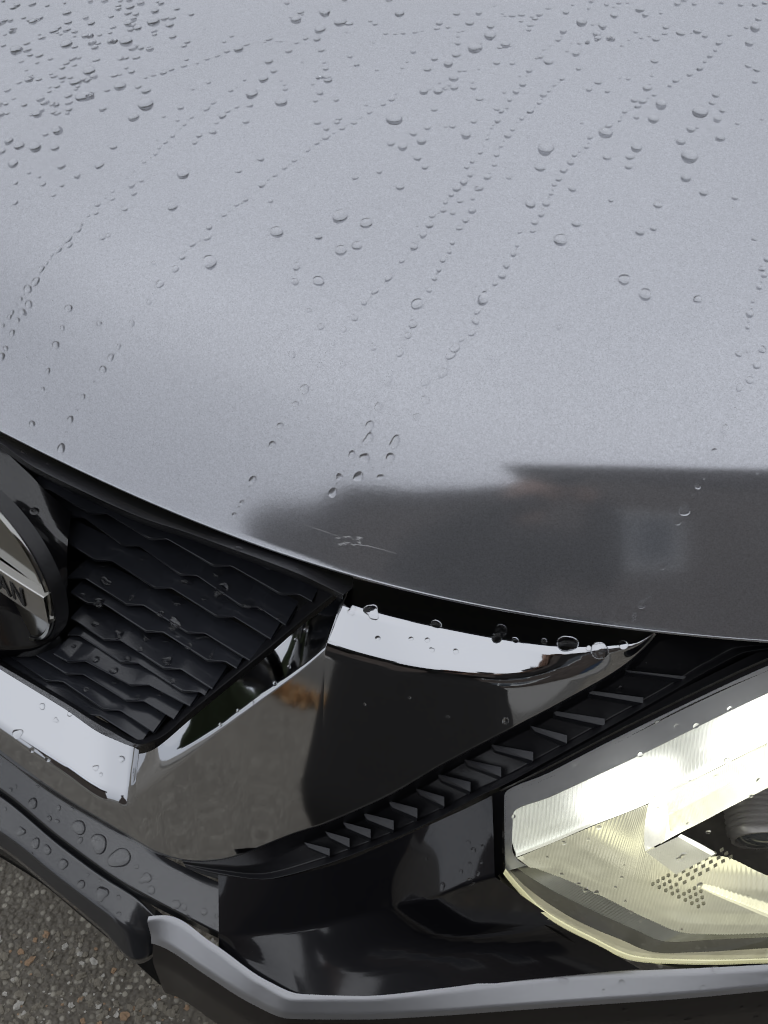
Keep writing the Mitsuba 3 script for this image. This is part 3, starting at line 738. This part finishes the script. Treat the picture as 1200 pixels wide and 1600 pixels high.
# leaves on the road by the kerb
rng = np.random.default_rng(5)
lv = {'dry_leaf': [], 'dry_leaf_pale': []}
for k in range(420):
    x, y = rng.normal(-1.45, .085), rng.normal(-1.66, .045)
    a, b, n = rng.uniform(0, 6.28), rng.uniform(.008, .02), 7
    th = np.linspace(0, 2 * np.pi, n, endpoint=False)
    p = np.stack([np.cos(th) * b, np.sin(th) * b * .6, .012 * np.cos(2 * th) * rng.uniform(-1, 1)], 1)
    top = np.vstack([p, [[0, 0, .004]]])
    R = trimesh.transformations.euler_matrix(rng.normal(0, .35), rng.normal(0, .35), a)[:3, :3]
    top = top @ R.T + [x, y, rng.uniform(.006, .03)]
    f = [[n, i, (i + 1) % n] for i in range(n)]
    lv['dry_leaf' if rng.random() < .6 else 'dry_leaf_pale'].append(trimesh.Trimesh(top, f, process=False))
for m, l in lv.items():
    put('fallen_leaves__' + m, cat(*l), m, False, kind='stuff')
labels['fallen_leaves'] = {'label': 'orange brown fallen leaves along the kerb, mirrored in the chrome', 'category': 'leaves', 'kind': 'stuff'}

# the person who takes the picture, mirrored in chrome and paint
fw, upv, rt = np.array([0, math.cos(PITCH), -math.sin(PITCH)]), np.array([0, math.sin(PITCH), math.cos(PITCH)]), np.array([1.0, 0, 0])
ph0 = EYEP - upv * .062 - fw * .010


def loc(x, y, z):
    return ph0 + rt * x + upv * y + fw * z


pv = m3.Manifold.batch_hull([m3.Manifold.sphere(.004, 12).translate([sx * .034, sy * .073, 0]) for sx in (-1, 1) for sy in (-1, 1)])
pv = to_tri(pv)
pv.vertices = np.array([loc(*q) for q in pv.vertices])
put('phone', pv, 'phone_black', 40, 'dark phone held in both hands above the bonnet', 'phone')


def limb(*js):
    out = hull(js[0], js[1])
    for a, b in zip(js[1:-1], js[2:]):
        out = out + hull(a, b)
    return out


hx = -.19
skin = hull(((hx, -.33, 1.76), .082), ((hx, -.32, 1.70), .07), ((hx, -.275, 1.635), .042), ((hx, -.35, 1.72), .085))
skin += hull(((hx, -.245, 1.70), .008), ((hx, -.235, 1.675), .015)) + hull(((hx - .02, -.243, 1.645), .009), ((hx + .02, -.243, 1.645), .009))
for sx in (-1, 1):
    skin += hull(((hx + sx * .082, -.335, 1.715), .012), ((hx + sx * .085, -.34, 1.69), .010)) + m3.Manifold.sphere(.013, 12).translate([hx + sx * .03, -.254, 1.712])
skin += limb(((hx, -.35, 1.64), .055), ((-.23, -.40, 1.50), .06))
for sx in (-1, 1):
    el = (sx * .30 - .20, -.17, 1.30)
    wr = loc(sx * .075, -.065, -.03)
    palm = [loc(sx * .062, -.055, -.014), loc(sx * .058, .0, -.010)]
    skin += limb((el, .04), (wr, .026), (palm[0], .020)) + hull((palm[0], .018), (palm[1], .014), (loc(sx * .066, -.03, -.012), .016))
    for j, (yy, ln) in enumerate(((-.058, .8), (-.038, .95), (-.018, 1.0), (.002, .9))):
        skin += limb((loc(sx * .058, yy, -.004), .010), (loc(sx * .052, yy + .002, .012), .009), (loc(sx * (.052 - .024 * ln), yy + .003, .016), .008), (loc(sx * (.052 - .042 * ln), yy + .004, .0135), .007))
    skin += limb((loc(sx * .062, -.045, -.016), .013), (loc(sx * .048, -.015, -.021), .010), (loc(sx * .026, .006, -.0155), .008))
put('person__body', smooth_body(skin, .008, 8), 'skin', 60)
jk = hull(((-.38, -.42, 1.0), .13), ((-.16, -.42, 1.0), .13), ((-.27, -.40, 1.38), .15)) + hull(((-.27, -.40, 1.38), .14), ((-.44, -.38, 1.47), .07), ((-.06, -.38, 1.47), .07), ((-.23, -.39, 1.54), .06))
jk += hull(((-.41, -.42, 1.0), .13), ((-.13, -.42, 1.0), .13), ((-.44, -.36, .30), .15), ((.10, -.36, .30), .15))  # out of view; hem flared to darken the chrome side facet
for sx in (-1, 1):
    el = (sx * .30 - .20, -.17, 1.30)
    wr = loc(sx * .085, -.075, -.035)
    jk += limb(((sx * .19 - .25, -.38, 1.46), .075), (el, .062), (tuple(wr), .042))
put('person__coat', smooth_body(jk, .03, 6), 'jacket', 60)
for sx in (-1, 1):
    put('person__trouser_leg', smooth_body(limb(((-.26 + sx * .11, -.42, .95), .10), ((-.26 + sx * .14, -.39, .52), .075), ((-.26 + sx * .15, -.43, .10), .058)), .03, 6), 'trousers', 60)
    put('person__shoe', smooth_body(hull(((-.26 + sx * .15, -.45, .05), .045), ((-.26 + sx * .17, -.26, .035), .033), ((-.26 + sx * .15, -.44, .09), .045)), .02, 4), 'rubber', 60)
put('person__hair', smooth_body(hull(((hx, -.35, 1.78), .088), ((hx, -.38, 1.74), .088), ((hx, -.39, 1.68), .06)) , .02, 4), 'hair', 60)
labels['person'] = {'label': 'person in a long dark coat holding a phone, mirrored in the chrome', 'category': 'person'}

# ---------------------------------------------------------------- scuff on the bonnet
def hood_strip(pts, widths, lift=.0002):
    P, N, _ = on_hood(pts)
    P = P + N * lift
    t = np.gradient(P, axis=0)
    b = np.cross(N, t)
    b /= np.linalg.norm(b, axis=1, keepdims=True)
    w = np.asarray(widths)[:, None] * .0006 / 2
    top = [P - b * w, P + N * .00012, P + b * w]
    return loft(top)


rng = np.random.default_rng(3)
sc = [hood_strip([(470, 818), (500, 828), (530, 838)], [.3, .8, .4]), hood_strip([(548, 850), (575, 853), (600, 859), (622, 866)], [.8, 1.3, .9, .3])]
for k in range(15):
    u, v = rng.uniform(520, 562), rng.uniform(836, 854)
    l = rng.uniform(4, 12)
    sc.append(hood_strip([(u, v), (u + l * .5, v + rng.uniform(-1, 2)), (u + l, v + rng.uniform(0, 3))], [.4, rng.uniform(1.2, 3.2), .4]))
put('car__hood__scratch', cat(*sc), 'bare_scratch', True, 'white scuffs and a fine scratch in the paint')

# ---------------------------------------------------------------- water drops
def hit(uvs, keys):
    """First points (and normals towards the camera) where pixel rays meet the meshes of these entries."""
    d = rays(uvs)
    best, nn = np.full(len(d), np.inf), np.zeros((len(d), 3))
    for k in keys:
        m = MESH[k]
        t = m.triangles
        fn = m.face_normals
        for i, r in enumerate(d):
            e1, e2 = t[:, 1] - t[:, 0], t[:, 2] - t[:, 0]
            h = np.cross(r, e2)
            a = (e1 * h).sum(1)
            with np.errstate(divide='ignore', invalid='ignore'):
                f = 1 / a
                s_ = EYEP - t[:, 0]
                u_ = f * (s_ * h).sum(1)
                q = np.cross(s_, e1)
                v_ = f * (q @ r)
                T_ = f * (e2 * q).sum(1)
            ok = (np.abs(a) > 1e-14) & (u_ >= -1e-4) & (v_ >= -1e-4) & (u_ + v_ <= 1.0001) & (T_ > .1)
            if ok.any():
                j = np.flatnonzero(ok)[T_[ok].argmin()]
                if T_[j] < best[i]:
                    best[i] = T_[j]
                    n = fn[j] if fn[j] @ r < 0 else -fn[j]
                    nn[i] = n
    ok = np.isfinite(best)
    return EYEP + d * np.where(ok, best, 1)[:, None], nn, ok


_wr = np.random.default_rng(77)
_rings = np.array([.28, .52, .72, .86, .95, 1.0, 1.0])
_prof = np.array([.955, .85, .69, .50, .31, .12, -.22])
_rings2 = np.array([.46, .73, .89, .98, 1.0, .97, .88])
_prof2 = np.array([.965, .86, .70, .50, .32, .12, -.10])
_th = np.linspace(0, 2 * np.pi, 20, endpoint=False)


def drop_mesh(p, n, w_px, stretch=1.0, axis=None, tall=.34, wild=1.0, full=0.0):
    """A water drop w_px photo pixels wide on the surface at p; stretched along axis."""
    dist = (p - EYEP) @ np.array([0, math.cos(PITCH), -math.sin(PITCH)])
    R = w_px / 2 * dist / F
    a = np.array([1.0, 0, 0]) if axis is None else np.asarray(axis, float)
    a = a - n * (a @ n)
    a /= np.linalg.norm(a)
    b = np.cross(n, a)
    k1, k2, k3 = _wr.normal(0, .08) * wild, _wr.normal(0, .06) * wild, _wr.uniform(0, 6.28)
    rad = 1 + k1 * np.cos(2 * _th + k3) + k2 * np.cos(3 * _th + 2 * k3) + .05 * wild * np.cos(_th + k3)
    sag = _wr.uniform(.0, .12)
    rings, prof_ = _rings + (_rings2 - _rings) * full, _prof + (_prof2 - _prof) * full
    X = (np.cos(_th) * rad)[None] * rings[:, None] * R * stretch
    Y = (np.sin(_th) * rad)[None] * rings[:, None] * R
    H = R * 2 * tall * min(1.0, 1 / math.sqrt(max(stretch, .6)))
    down = np.array([0, 0, -1.0]) + n * n[2]
    P = p + X[..., None] * a + Y[..., None] * b + (prof_ * H)[:, None, None] * n + (np.clip(prof_, 0, 1) * sag * R * 2)[:, None, None] * down
    m, k = len(rings), len(_th)
    v = np.vstack([p + n * H + down * sag * R * 2, P.reshape(-1, 3), P[-1], p - n * H * .25])
    j = np.arange(k)
    jn = (j + 1) % k
    f = [np.stack([j * 0, 1 + j, 1 + jn], 1)]
    for i in range(m - 1):
        o = 1 + i * k
        f += [np.stack([o + j, o + k + j, o + k + jn], 1), np.stack([o + j, o + k + jn, o + jn], 1)]
    o = 1 + m * k
    f.append(np.stack([o + j, j * 0 + o + k, o + jn], 1))
    return trimesh.Trimesh(v, np.vstack(f), process=False)


A_, B_ = (0, 0, 2), (600, 0, 2)
DROPS = []          # u, v, width px, stretch, along (du, dv), label


def many(z, txt, label, stretch=None):
    for q in txt.split():
        x, y, w = map(float, q.split(','))
        DROPS.append((z[0] + x / z[2], z[1] + y / z[2], w / z[2], stretch or _wr.uniform(.85, 1.1), None, label))


def trail(z, pts, label, size=(4.5, 9.0), split=1.0):
    P = np.array([[z[0] + x / z[2], z[1] + y / z[2]] for x, y in pts], float)
    dirs = np.gradient(P, axis=0)
    for p, dd in zip(P, dirs):
        w = (1.15 + .5 * min(1, max(0, (p[1] - 200) / 200))) * _wr.uniform(*size) * (.75 if _wr.random() < .4 else 1)
        DROPS.append((p[0], p[1], w, _wr.uniform(1.0, 1.5), dd, label))
    if split:
        for a, b, dd in zip(P[:-1], P[1:], dirs):
            g = np.linalg.norm(b - a)
            if g > 14 and _wr.random() < .75 * split:
                q = a + (b - a) * _wr.uniform(.35, .65) + _wr.normal(0, 1, 2)
                DROPS.append((q[0], q[1], _wr.uniform(2.2, 4.5), 1.1, dd, label))


LT = 'clear water drop among the dense drops at the top left of the bonnet'
LM = 'clear water drop standing between the trails on the left half of the bonnet'
RM = 'clear water drop scattered on the right half of the bonnet'
many(A_, '480,68,40 402,73,32 530,78,28 430,87,26 485,35,26 395,130,44 345,130,24 440,150,22 540,115,24 50,158,38 208,138,36 290,133,26 195,212,20 280,222,40 237,256,34 375,270,36 335,282,18 432,270,22 456,284,28 175,328,22 215,342,24 115,357,32 76,328,20 22,354,16 178,408,38 142,420,18 28,440,32 60,455,34 110,459,44 172,462,28 8,472,24 42,510,36 192,520,24 310,516,30 355,460,22 48,570,20 133,575,20 193,578,18 47,632,20 167,610,14 91,540,14 122,552,14', LT)
DROPS.append((132, 151, 24, 1.25, (30, -7), 'elongated water drop with a tail left of two larger drops, upper left of the bonnet'))
DROPS.append((228, 163, 26, 1.0, None, 'angular water drop on the upper left of the bonnet above an oval one'))
DROPS.append((209, 184, 17, 1.15, (10, -6), 'oval tilted water drop just below the angular drop, upper left of the bonnet'))
DROPS.append((121, 275, 12, 1.4, (1, 8), 'upright oblong water drop at the lower edge of the top left drops'))
many(A_, '573,543,42 538,645,34 787,293,40 880,319,36 822,246,34 840,192,26 855,222,22 745,153,32 902,160,20 925,62,34 1015,38,34 1062,70,36 1000,92,34 990,122,24 955,120,18 1172,75,16 1020,402,22 815,497,22 745,535,18 695,362,26 665,412,22 622,423,22 608,446,18 1062,677,46 1145,697,36 865,725,38 995,738,26 1065,783,34 1115,768,30 655,820,44 995,878,32 927,833,26 922,880,22 845,628,16 1110,555,18 1185,535,22 320,740,22 338,736,14 390,652,20 1025,250,28 1018,215,18 1000,290,22 1050,312,18 480,822,14 310,1010,16 912,1108,22 1003,1020,20 965,970,14 1073,1135,16 1166,1083,24', LM)
many(B_, '23,448,26 58,458,34 117,440,34 91,418,22 135,400,18 105,493,26 128,521,24 50,583,28 257,421,36 125,285,30 170,284,30 218,244,28 218,273,26 201,199,32 225,171,26 158,183,22 332,111,40 333,82,26 268,72,24 296,41,22 227,43,20 48,42,30 380,139,30 513,193,28 568,38,22 618,69,38 683,81,30 720,48,24 665,106,30 712,122,22 600,168,24 608,215,18 800,30,26 817,47,22 880,85,20 928,104,24 980,98,24 1160,87,36 1142,136,26 822,276,26 865,325,42 842,372,36 987,350,46 1037,297,24 1025,322,18 1057,346,20 1042,373,26 960,404,28 928,443,28 1050,432,28 943,555,36 998,601,30 1097,618,20 857,639,28 788,460,40 768,490,26 764,521,22 697,492,24 488,522,36 588,590,24 457,637,34 600,698,28 553,750,40 640,280,20 800,723,30 843,712,24 750,874,34 980,935,24 238,627,20 215,663,22 390,555,16 130,1190,30 332,1117,16 548,1022,16 710,625,18 1157,745,18', RM)
DROPS += [(616.5, 186.5, 24, 1.05, (10, -3), 'large oval water drop alone at the centre of the upper bonnet'),
          (853, 233, 26, 1.05, (10, -2), 'large flat topped water drop right of the middle trail on the bonnet'),
          (946, 208, 22, 1.15, (8, 7), 'large irregular water drop touching the right trail on the upper bonnet'),
          (1008, 460.5, 19, .95, None, 'single round water drop on the clear right side of the bonnet'),
          (1078, 244, 27, 1.0, (10, 0), 'double water drop, two merged, on the upper right of the bonnet'),
          (742, 75, 22, 1.05, (10, -1), 'wide dark water drop near the top edge, right of centre'),
          (652, 475, 17, .9, (2, 8), 'tick shaped water drop in the second trail on the bonnet'),
          (755, 467, 19, .8, (10, 1), 'broad tick shaped water drop in the right trail on the bonnet')]
T1 = 'clear water drop in the short upper trail at the top left of the bonnet'
T2 = 'clear water drop in the long curved trail down the left side of the bonnet'
T4 = 'clear water drop in the straight trail from the centre towards the emblem'
T6 = 'clear water drop in the faint trail ending above the grille corner'
U1 = 'clear water drop in the leftmost of three trails from the top centre'
U2 = 'clear water drop in the middle of three trails down to the scuff'
U3 = 'clear water drop in the rightmost of three trails, coming from the top right'
U4 = 'clear water drop in the trail near the right edge of the photo'
trail(A_, [(455, 243), (480, 236), (510, 228), (535, 218), (575, 207), (617, 198), (648, 185), (680, 175), (710, 161), (770, 140), (828, 132), (877, 130), (927, 134)], T1, split=0)
trail(A_, [(765, 250), (722, 283), (668, 322), (645, 342), (600, 367), (577, 390), (540, 425), (518, 445), (497, 463), (485, 482), (450, 507), (397, 556), (352, 598), (305, 640), (277, 674), (245, 718), (213, 747), (183, 780), (162, 797), (145, 822), (128, 841), (105, 875), (88, 903), (64, 935), (37, 977), (10, 1018)], T2)
trail(A_, [(740, 335), (713, 348), (442, 565), (412, 580), (420, 605), (352, 622), (300, 665), (254, 703), (217, 765), (112, 880), (90, 950), (72, 975), (30, 990), (55, 1000), (38, 1042), (18, 1088), (5, 1115)], T2, split=0)
trail(A_, [(1155, 352), (1127, 368), (1098, 384), (1070, 402), (1043, 415), (1018, 431), (990, 448), (963, 470), (920, 502), (890, 525), (860, 548), (838, 562), (820, 578), (768, 624), (740, 640), (700, 672), (655, 710), (650, 743), (602, 762), (570, 803), (548, 840), (500, 887), (466, 944), (412, 1010), (370, 1084), (346, 1118), (322, 1154), (260, 1240), (220, 1310), (192, 1400)], T4)
trail(A_, [(215, 962), (195, 1025), (175, 1078), (150, 1160), (135, 1215), (100, 1325)], 'clear water drop in the trail above the emblem', split=0)
trail(A_, [(1173, 910), (1138, 945), (1108, 993), (1075, 1030), (1042, 1073), (1000, 1140), (952, 1216), (924, 1262), (876, 1330), (850, 1390), (790, 1500), (756, 1570), (732, 1608)], T6)
trail(B_, [(560, 99), (545, 125), (500, 155), (478, 182), (453, 221), (433, 264), (413, 287), (393, 313), (385, 338), (367, 348), (355, 378), (336, 400), (322, 434), (302, 477), (276, 505), (259, 523), (270, 547), (250, 569), (228, 589), (210, 608), (193, 632), (185, 657), (152, 675), (143, 703), (123, 734), (92, 771), (55, 815), (15, 868)], U1, (5.5, 11))
trail(B_, [(557, 247), (533, 267), (515, 285), (498, 297), (485, 322), (458, 348), (431, 371), (402, 405), (386, 424), (366, 457), (352, 485), (345, 515), (322, 553), (297, 588), (278, 620), (276, 657), (254, 688), (236, 712), (213, 758), (205, 787), (185, 812), (172, 843), (157, 870), (141, 907), (90, 1013), (75, 1048), (50, 1100), (20, 1167), (12, 1190), (-18, 1270), (-44, 1330), (-48, 1370), (-100, 1420), (-80, 1490), (-140, 1490), (-160, 1540)], U2, (5.5, 10))
trail(B_, [(1080, 110), (1047, 135), (1035, 158), (1018, 176), (1002, 193), (988, 215), (955, 234), (912, 253), (893, 268), (845, 297), (808, 317), (793, 332), (752, 350), (736, 377), (703, 394), (644, 430), (633, 460), (595, 485), (583, 508), (562, 533), (547, 560), (533, 577), (522, 605), (507, 635), (492, 670), (471, 694), (465, 721), (425, 725), (416, 767), (405, 793), (382, 830), (370, 860), (347, 886), (291, 973), (287, 1003), (275, 1040), (243, 1060), (222, 1088), (208, 1107), (195, 1143), (183, 1165), (130, 1250), (100, 1300), (34, 1380), (20, 1430), (-10, 1490), (-60, 1430)], U3, (5.5, 11))
trail(B_, [(1197, 810), (1182, 840), (1188, 860), (1172, 897), (1153, 942), (1143, 980), (1137, 1022), (1108, 1105), (1182, 1092), (1165, 1140), (1143, 1187), (1110, 1210), (1096, 1280), (1064, 1340), (1032, 1410), (980, 1520), (940, 1594), (920, 1630), (870, 1770), (830, 1860), (806, 1890), (780, 1930)], U4, (5, 11))
V1 = 'clear water drop in the thin level trails across the top of the bonnet'
trail(B_, [(5, 105), (35, 107), (60, 104), (98, 101), (120, 97), (165, 90), (200, 85), (232, 100)], V1, (4, 8), 0)
trail(B_, [(585, 135), (610, 136), (637, 131), (665, 125), (705, 122), (742, 143), (765, 126), (803, 119), (830, 114), (878, 106), (960, 104)], V1, (4, 9), 0)
trail(B_, [(345, 20), (370, 43), (400, 50), (430, 47), (462, 53), (485, 46), (513, 27), (640, 27), (695, 15), (735, 10)], V1, (4, 9), 0)
rr = np.random.default_rng(21)
for k in range(150):        # the dense small drops, upper left
    u, v = 270 * rr.random() ** 1.1, 185 * rr.random()
    if u < 300 - v * .8:
        DROPS.append((u, v, rr.uniform(5, 13), rr.uniform(1.0, 1.35), (10, -4), LT))
for k in range(130):        # small ones in the far band, and tiny specks everywhere
    u, v = rr.uniform(250, 1200), 210 * rr.random() ** 1.5
    DROPS.append((u, v, rr.uniform(4, 11), 1.1, (10, -1), V1 if v < 60 else RM if u > 600 else LM))
for k in range(150):
    u, v = rr.uniform(0, 1200), rr.uniform(200, 900)
    if v < 640 + .25 * u and v < 940:
        DROPS.append((u, v, rr.uniform(1.6, 3.6), 1.0, None, None))
U_, V_, _ok = on_hood([(q[0], q[1]) for q in DROPS])
ax2 = on_hood([(q[0] + (q[4][0] if q[4] is not None else 10) * .2, q[1] + (q[4][1] if q[4] is not None else 0) * .2) for q in DROPS])[0]
ready = []
for q, p, n, a in zip(DROPS, U_, V_, ax2):
    far = max(0.0, min(1.0, (q[1] - 250) / 200))
    ready.append((q[2], q[5], (q[0], q[1]), drop_mesh(p, n, q[2] / (1 if q[4] is None else q[3] ** .5), q[3], a - p, .33 + .10 * far, 1.0, .35 + .65 * far)))


def elsewhere(z, txt, keys, label, tall=.3):
    Q = [tuple(map(float, q.split(','))) for q in txt.split()]
    P, N, ok = hit([(z[0] + x / z[2], z[1] + y / z[2]) for x, y, w in Q], keys)
    for (x, y, w), p, n, k in zip(Q, P, N, ok):
        if k:
            ready.append((w / z[2] + 3, label, (z[0] + x / z[2], z[1] + y / z[2]), drop_mesh(p, n, w / z[2], _wr.uniform(.9, 1.2), None, tall, 1.0 if w / z[2] < 14 else 1.8)))


F1 = (0, 0, 1)
elsewhere(F1, '581,955,24 681,975,15 780,991,25 550,955,14 885,1006,29 938,1017,28 975,1008,15 590,997,8 675,1015,8 712,1018,9 805,1000,10 850,1002,9 920,1013,9 642,998,7 668,1000,8', ['car__chrome_trim'], 'bright water drop on the upper chrome facet below the bonnet edge', .45)
elsewhere(F1, '28,1146,16 50,1172,9 75,1186,9 66,1104,10 110,1115,9 87,1125,8 190,1186,10 158,1210,6 150,1200,9 430,1068,8 395,1098,7 345,1132,7 372,1110,6 452,1042,7 478,985,9 462,1000,7', ['car__chrome_trim'], 'small water drop on the chrome around the lower grille corner', .35)
elsewhere(F1, '790,1126,12 570,1100,5 640,1090,5 700,1120,5', ['car__chrome_trim'], 'tiny water drop on the mirror chrome side facet', .3)
Z3 = (0, 1100, 2.4)
elsewhere(Z3, '125,372,44 297,460,52 370,525,66 445,580,76 545,655,40 567,697,32 300,512,26 660,752,34 690,760,24 705,800,22 765,778,26 40,322,18 220,390,20 270,395,16 185,430,22 215,440,18 512,610,18 800,830,14 60,310,14 140,310,14 812,795,16 770,735,12', ['car__lower_bumper__upper_ledge'], 'water drop on the upper black ledge of the lower bumper', .25)
elsewhere(Z3, '80,478,36 135,522,40 178,548,36 240,600,40 305,675,34 383,713,52 445,725,18 445,788,18 375,662,14 330,640,12 20,395,14 120,560,10', ['car__lower_bumper__lip'], 'water drop on the lower black lip above the asphalt', .25)
Z4 = (400, 1100, 2.4)
elsewhere(Z4, '798,518,14 815,547,20 850,533,14 802,598,12 845,594,12 770,628,16 832,634,20 803,667,28 700,683,28 640,580,12 350,770,14', ['car__bumper_panel'], 'water drop on the glossy black panel left of the headlight', .25)
Z5 = (750, 1000, 2.6667)
elsewhere(Z5, '400,525,20 740,350,24 820,360,22 900,358,26 668,478,22 112,630,30 1030,505,34 985,570,22 840,905,38 915,1020,28 740,705,22 440,1040,26 485,1050,22 410,1015,16 1130,650,16 340,975,16 280,905,14 495,780,20 350,845,20 880,592,22 925,455,20 1040,285,20 140,735,18 590,990,16 605,1088,14 630,1133,16 1160,585,20 865,765,14 720,655,26 240,690,12 1120,1065,12 565,1030,14 950,800,18 450,830,14 670,1170,16 840,1205,14 600,940,12', ['car__headlight__lens'], 'water drop on the clear headlight lens', .25)
elsewhere(Z5, '983,1375,34 590,1428,26 930,1447,20 515,1462,16 350,1420,30 1190,1405,26 710,1470,12', ['car__trim_strip'], 'water drop on the silver strip under the headlight', .22)
elsewhere(Z5, '605,1540,26 445,1578,20 795,1565,22 865,1580,30 920,1565,22 1095,1530,26 1030,1530,14 1170,1525,20 1150,1570,22 620,1585,16', ['car__lower_corner'], 'water drop on the painted lower corner in the bottom right', .22)
Z1 = (0, 650, 2)
SLK = [k for k in scene if k.startswith('car__grille__slat')]
elsewhere(Z1, '328,460,36 390,488,22 585,512,42 690,547,46 775,585,36 640,682,42 545,650,40 460,683,42 370,683,34 310,585,36 523,765,32 355,795,26 875,630,24 680,490,34 500,620,24 450,445,24 600,365,30 520,425,14 740,640,22 300,650,22 440,730,20 250,470,30 330,520,34 410,570,26 260,560,18 470,540,22 560,580,36 610,620,16 520,700,20 590,720,24 660,750,18 400,760,22 230,720,16 300,760,26 360,830,22 430,880,20 500,870,18 200,770,20 250,430,14 820,600,22 760,560,16 570,440,18 480,400,14 350,420,12 540,830,20 270,855,20 640,570,20 705,640,14', SLK, 'water drop on the black grille slats', .22)
elsewhere(Z1, '107,298,26 95,350,10 72,375,8 100,352,8 130,425,8 165,510,9 145,480,7 75,290,8', ['car__grille__emblem_panel'], 'water drop on the glossy black panel by the emblem', .25)
elsewhere(Z1, '75,115,18 150,150,14 745,415,30 1037,487,16 930,480,14', ['car__grille__upper_frame'], 'water drop on the black grille edge below the bonnet', .25)
FK = [k for k in scene if k.startswith('car__side_grille')]
elsewhere(Z5, '580,205,36 690,100,16 830,110,22 375,245,12 530,300,12', FK, 'water drop on the black fins beside the headlight', .25)

ready.sort(key=lambda q: -q[0] if q[1] else 0)
named = [q for q in ready if q[1] and 0 <= q[2][0] <= 1200 and 0 <= q[2][1] <= 1600]
rest = [q for q in ready if not q[1]] + named[300:]
WHERE = {'water drop on the upper black ledge of the lower bumper': 'on the upper black ledge', 'bright water drop on the upper chrome facet below the bonnet edge': 'on the upper chrome facet',
         'small water drop on the chrome around the lower grille corner': 'on the chrome grille corner', 'water drop on the lower black lip above the asphalt': 'on the lower black lip',
         'water drop on the glossy black panel left of the headlight': 'left of the headlight', 'water drop on the clear headlight lens': 'on the headlight lens', 'water drop on the silver strip under the headlight': 'on the silver strip',
         'water drop on the painted lower corner in the bottom right': 'on the lower painted corner', 'water drop on the black grille slats': 'on the grille slats', 'water drop on the glossy black panel by the emblem': 'beside the emblem',
         'water drop on the black grille edge below the bonnet': 'on the grille edge', 'water drop on the black fins beside the headlight': 'on the black fins', LT: 'on the top left of the bonnet', LM: 'on the bonnet between two trails', RM: 'on the right half of the bonnet', T1: 'in the short top left trail', T2: 'in the long curved left trail', T4: 'in the trail towards the emblem',
         T6: 'in the faint trail above the grille', U1: 'in the leftmost of three trails', U2: 'in the middle of three trails', U3: 'in the rightmost of three trails', U4: 'in the trail by the right edge', V1: 'in the level trails along the top'}
ONES = 'zero one two three four five six seven eight nine ten eleven twelve thirteen fourteen fifteen sixteen seventeen eighteen nineteen'.split()
TENS = 'x x twenty thirty forty fifty sixty seventy eighty ninety hundred'.split()


def words(x):
    x = round(x)
    return ONES[x] if x < 20 else TENS[x // 10] + ('' if x % 10 == 0 else '-' + ONES[x % 10])


seen = {}
for w, lab, (u, v), m in named[:300]:
    full = [q for q in named[:300] if q[1] == lab]
    if len(full) == 1:
        put('water_drop', m, 'water', True, lab, 'water drop')
        continue
    where = WHERE.get(lab) or (lab[lab.index(' on the ') + 1:] if ' on the ' in lab else lab[lab.index(' in the ') + 1:])
    where = ' '.join(where.split()[:7]) if len(where.split()) > 7 else where
    text = f"{'large' if w > 15 else 'medium' if w > 10 else 'small'} drop {where}, {words(u / 12)} percent across, {words(v / 16)} down"
    if text in seen:
        text = text.replace(' drop ', ' close-set drop ')
    seen[text] = 1
    put('water_drop', m, 'water', True, text, 'water drop', lab.replace('water drop', 'water drops', 1))
put('water_droplets', cat(*[q[3] for q in rest]), 'water', True, 'fine water droplets sprinkled between the larger drops on the car', 'water droplets', kind='stuff')
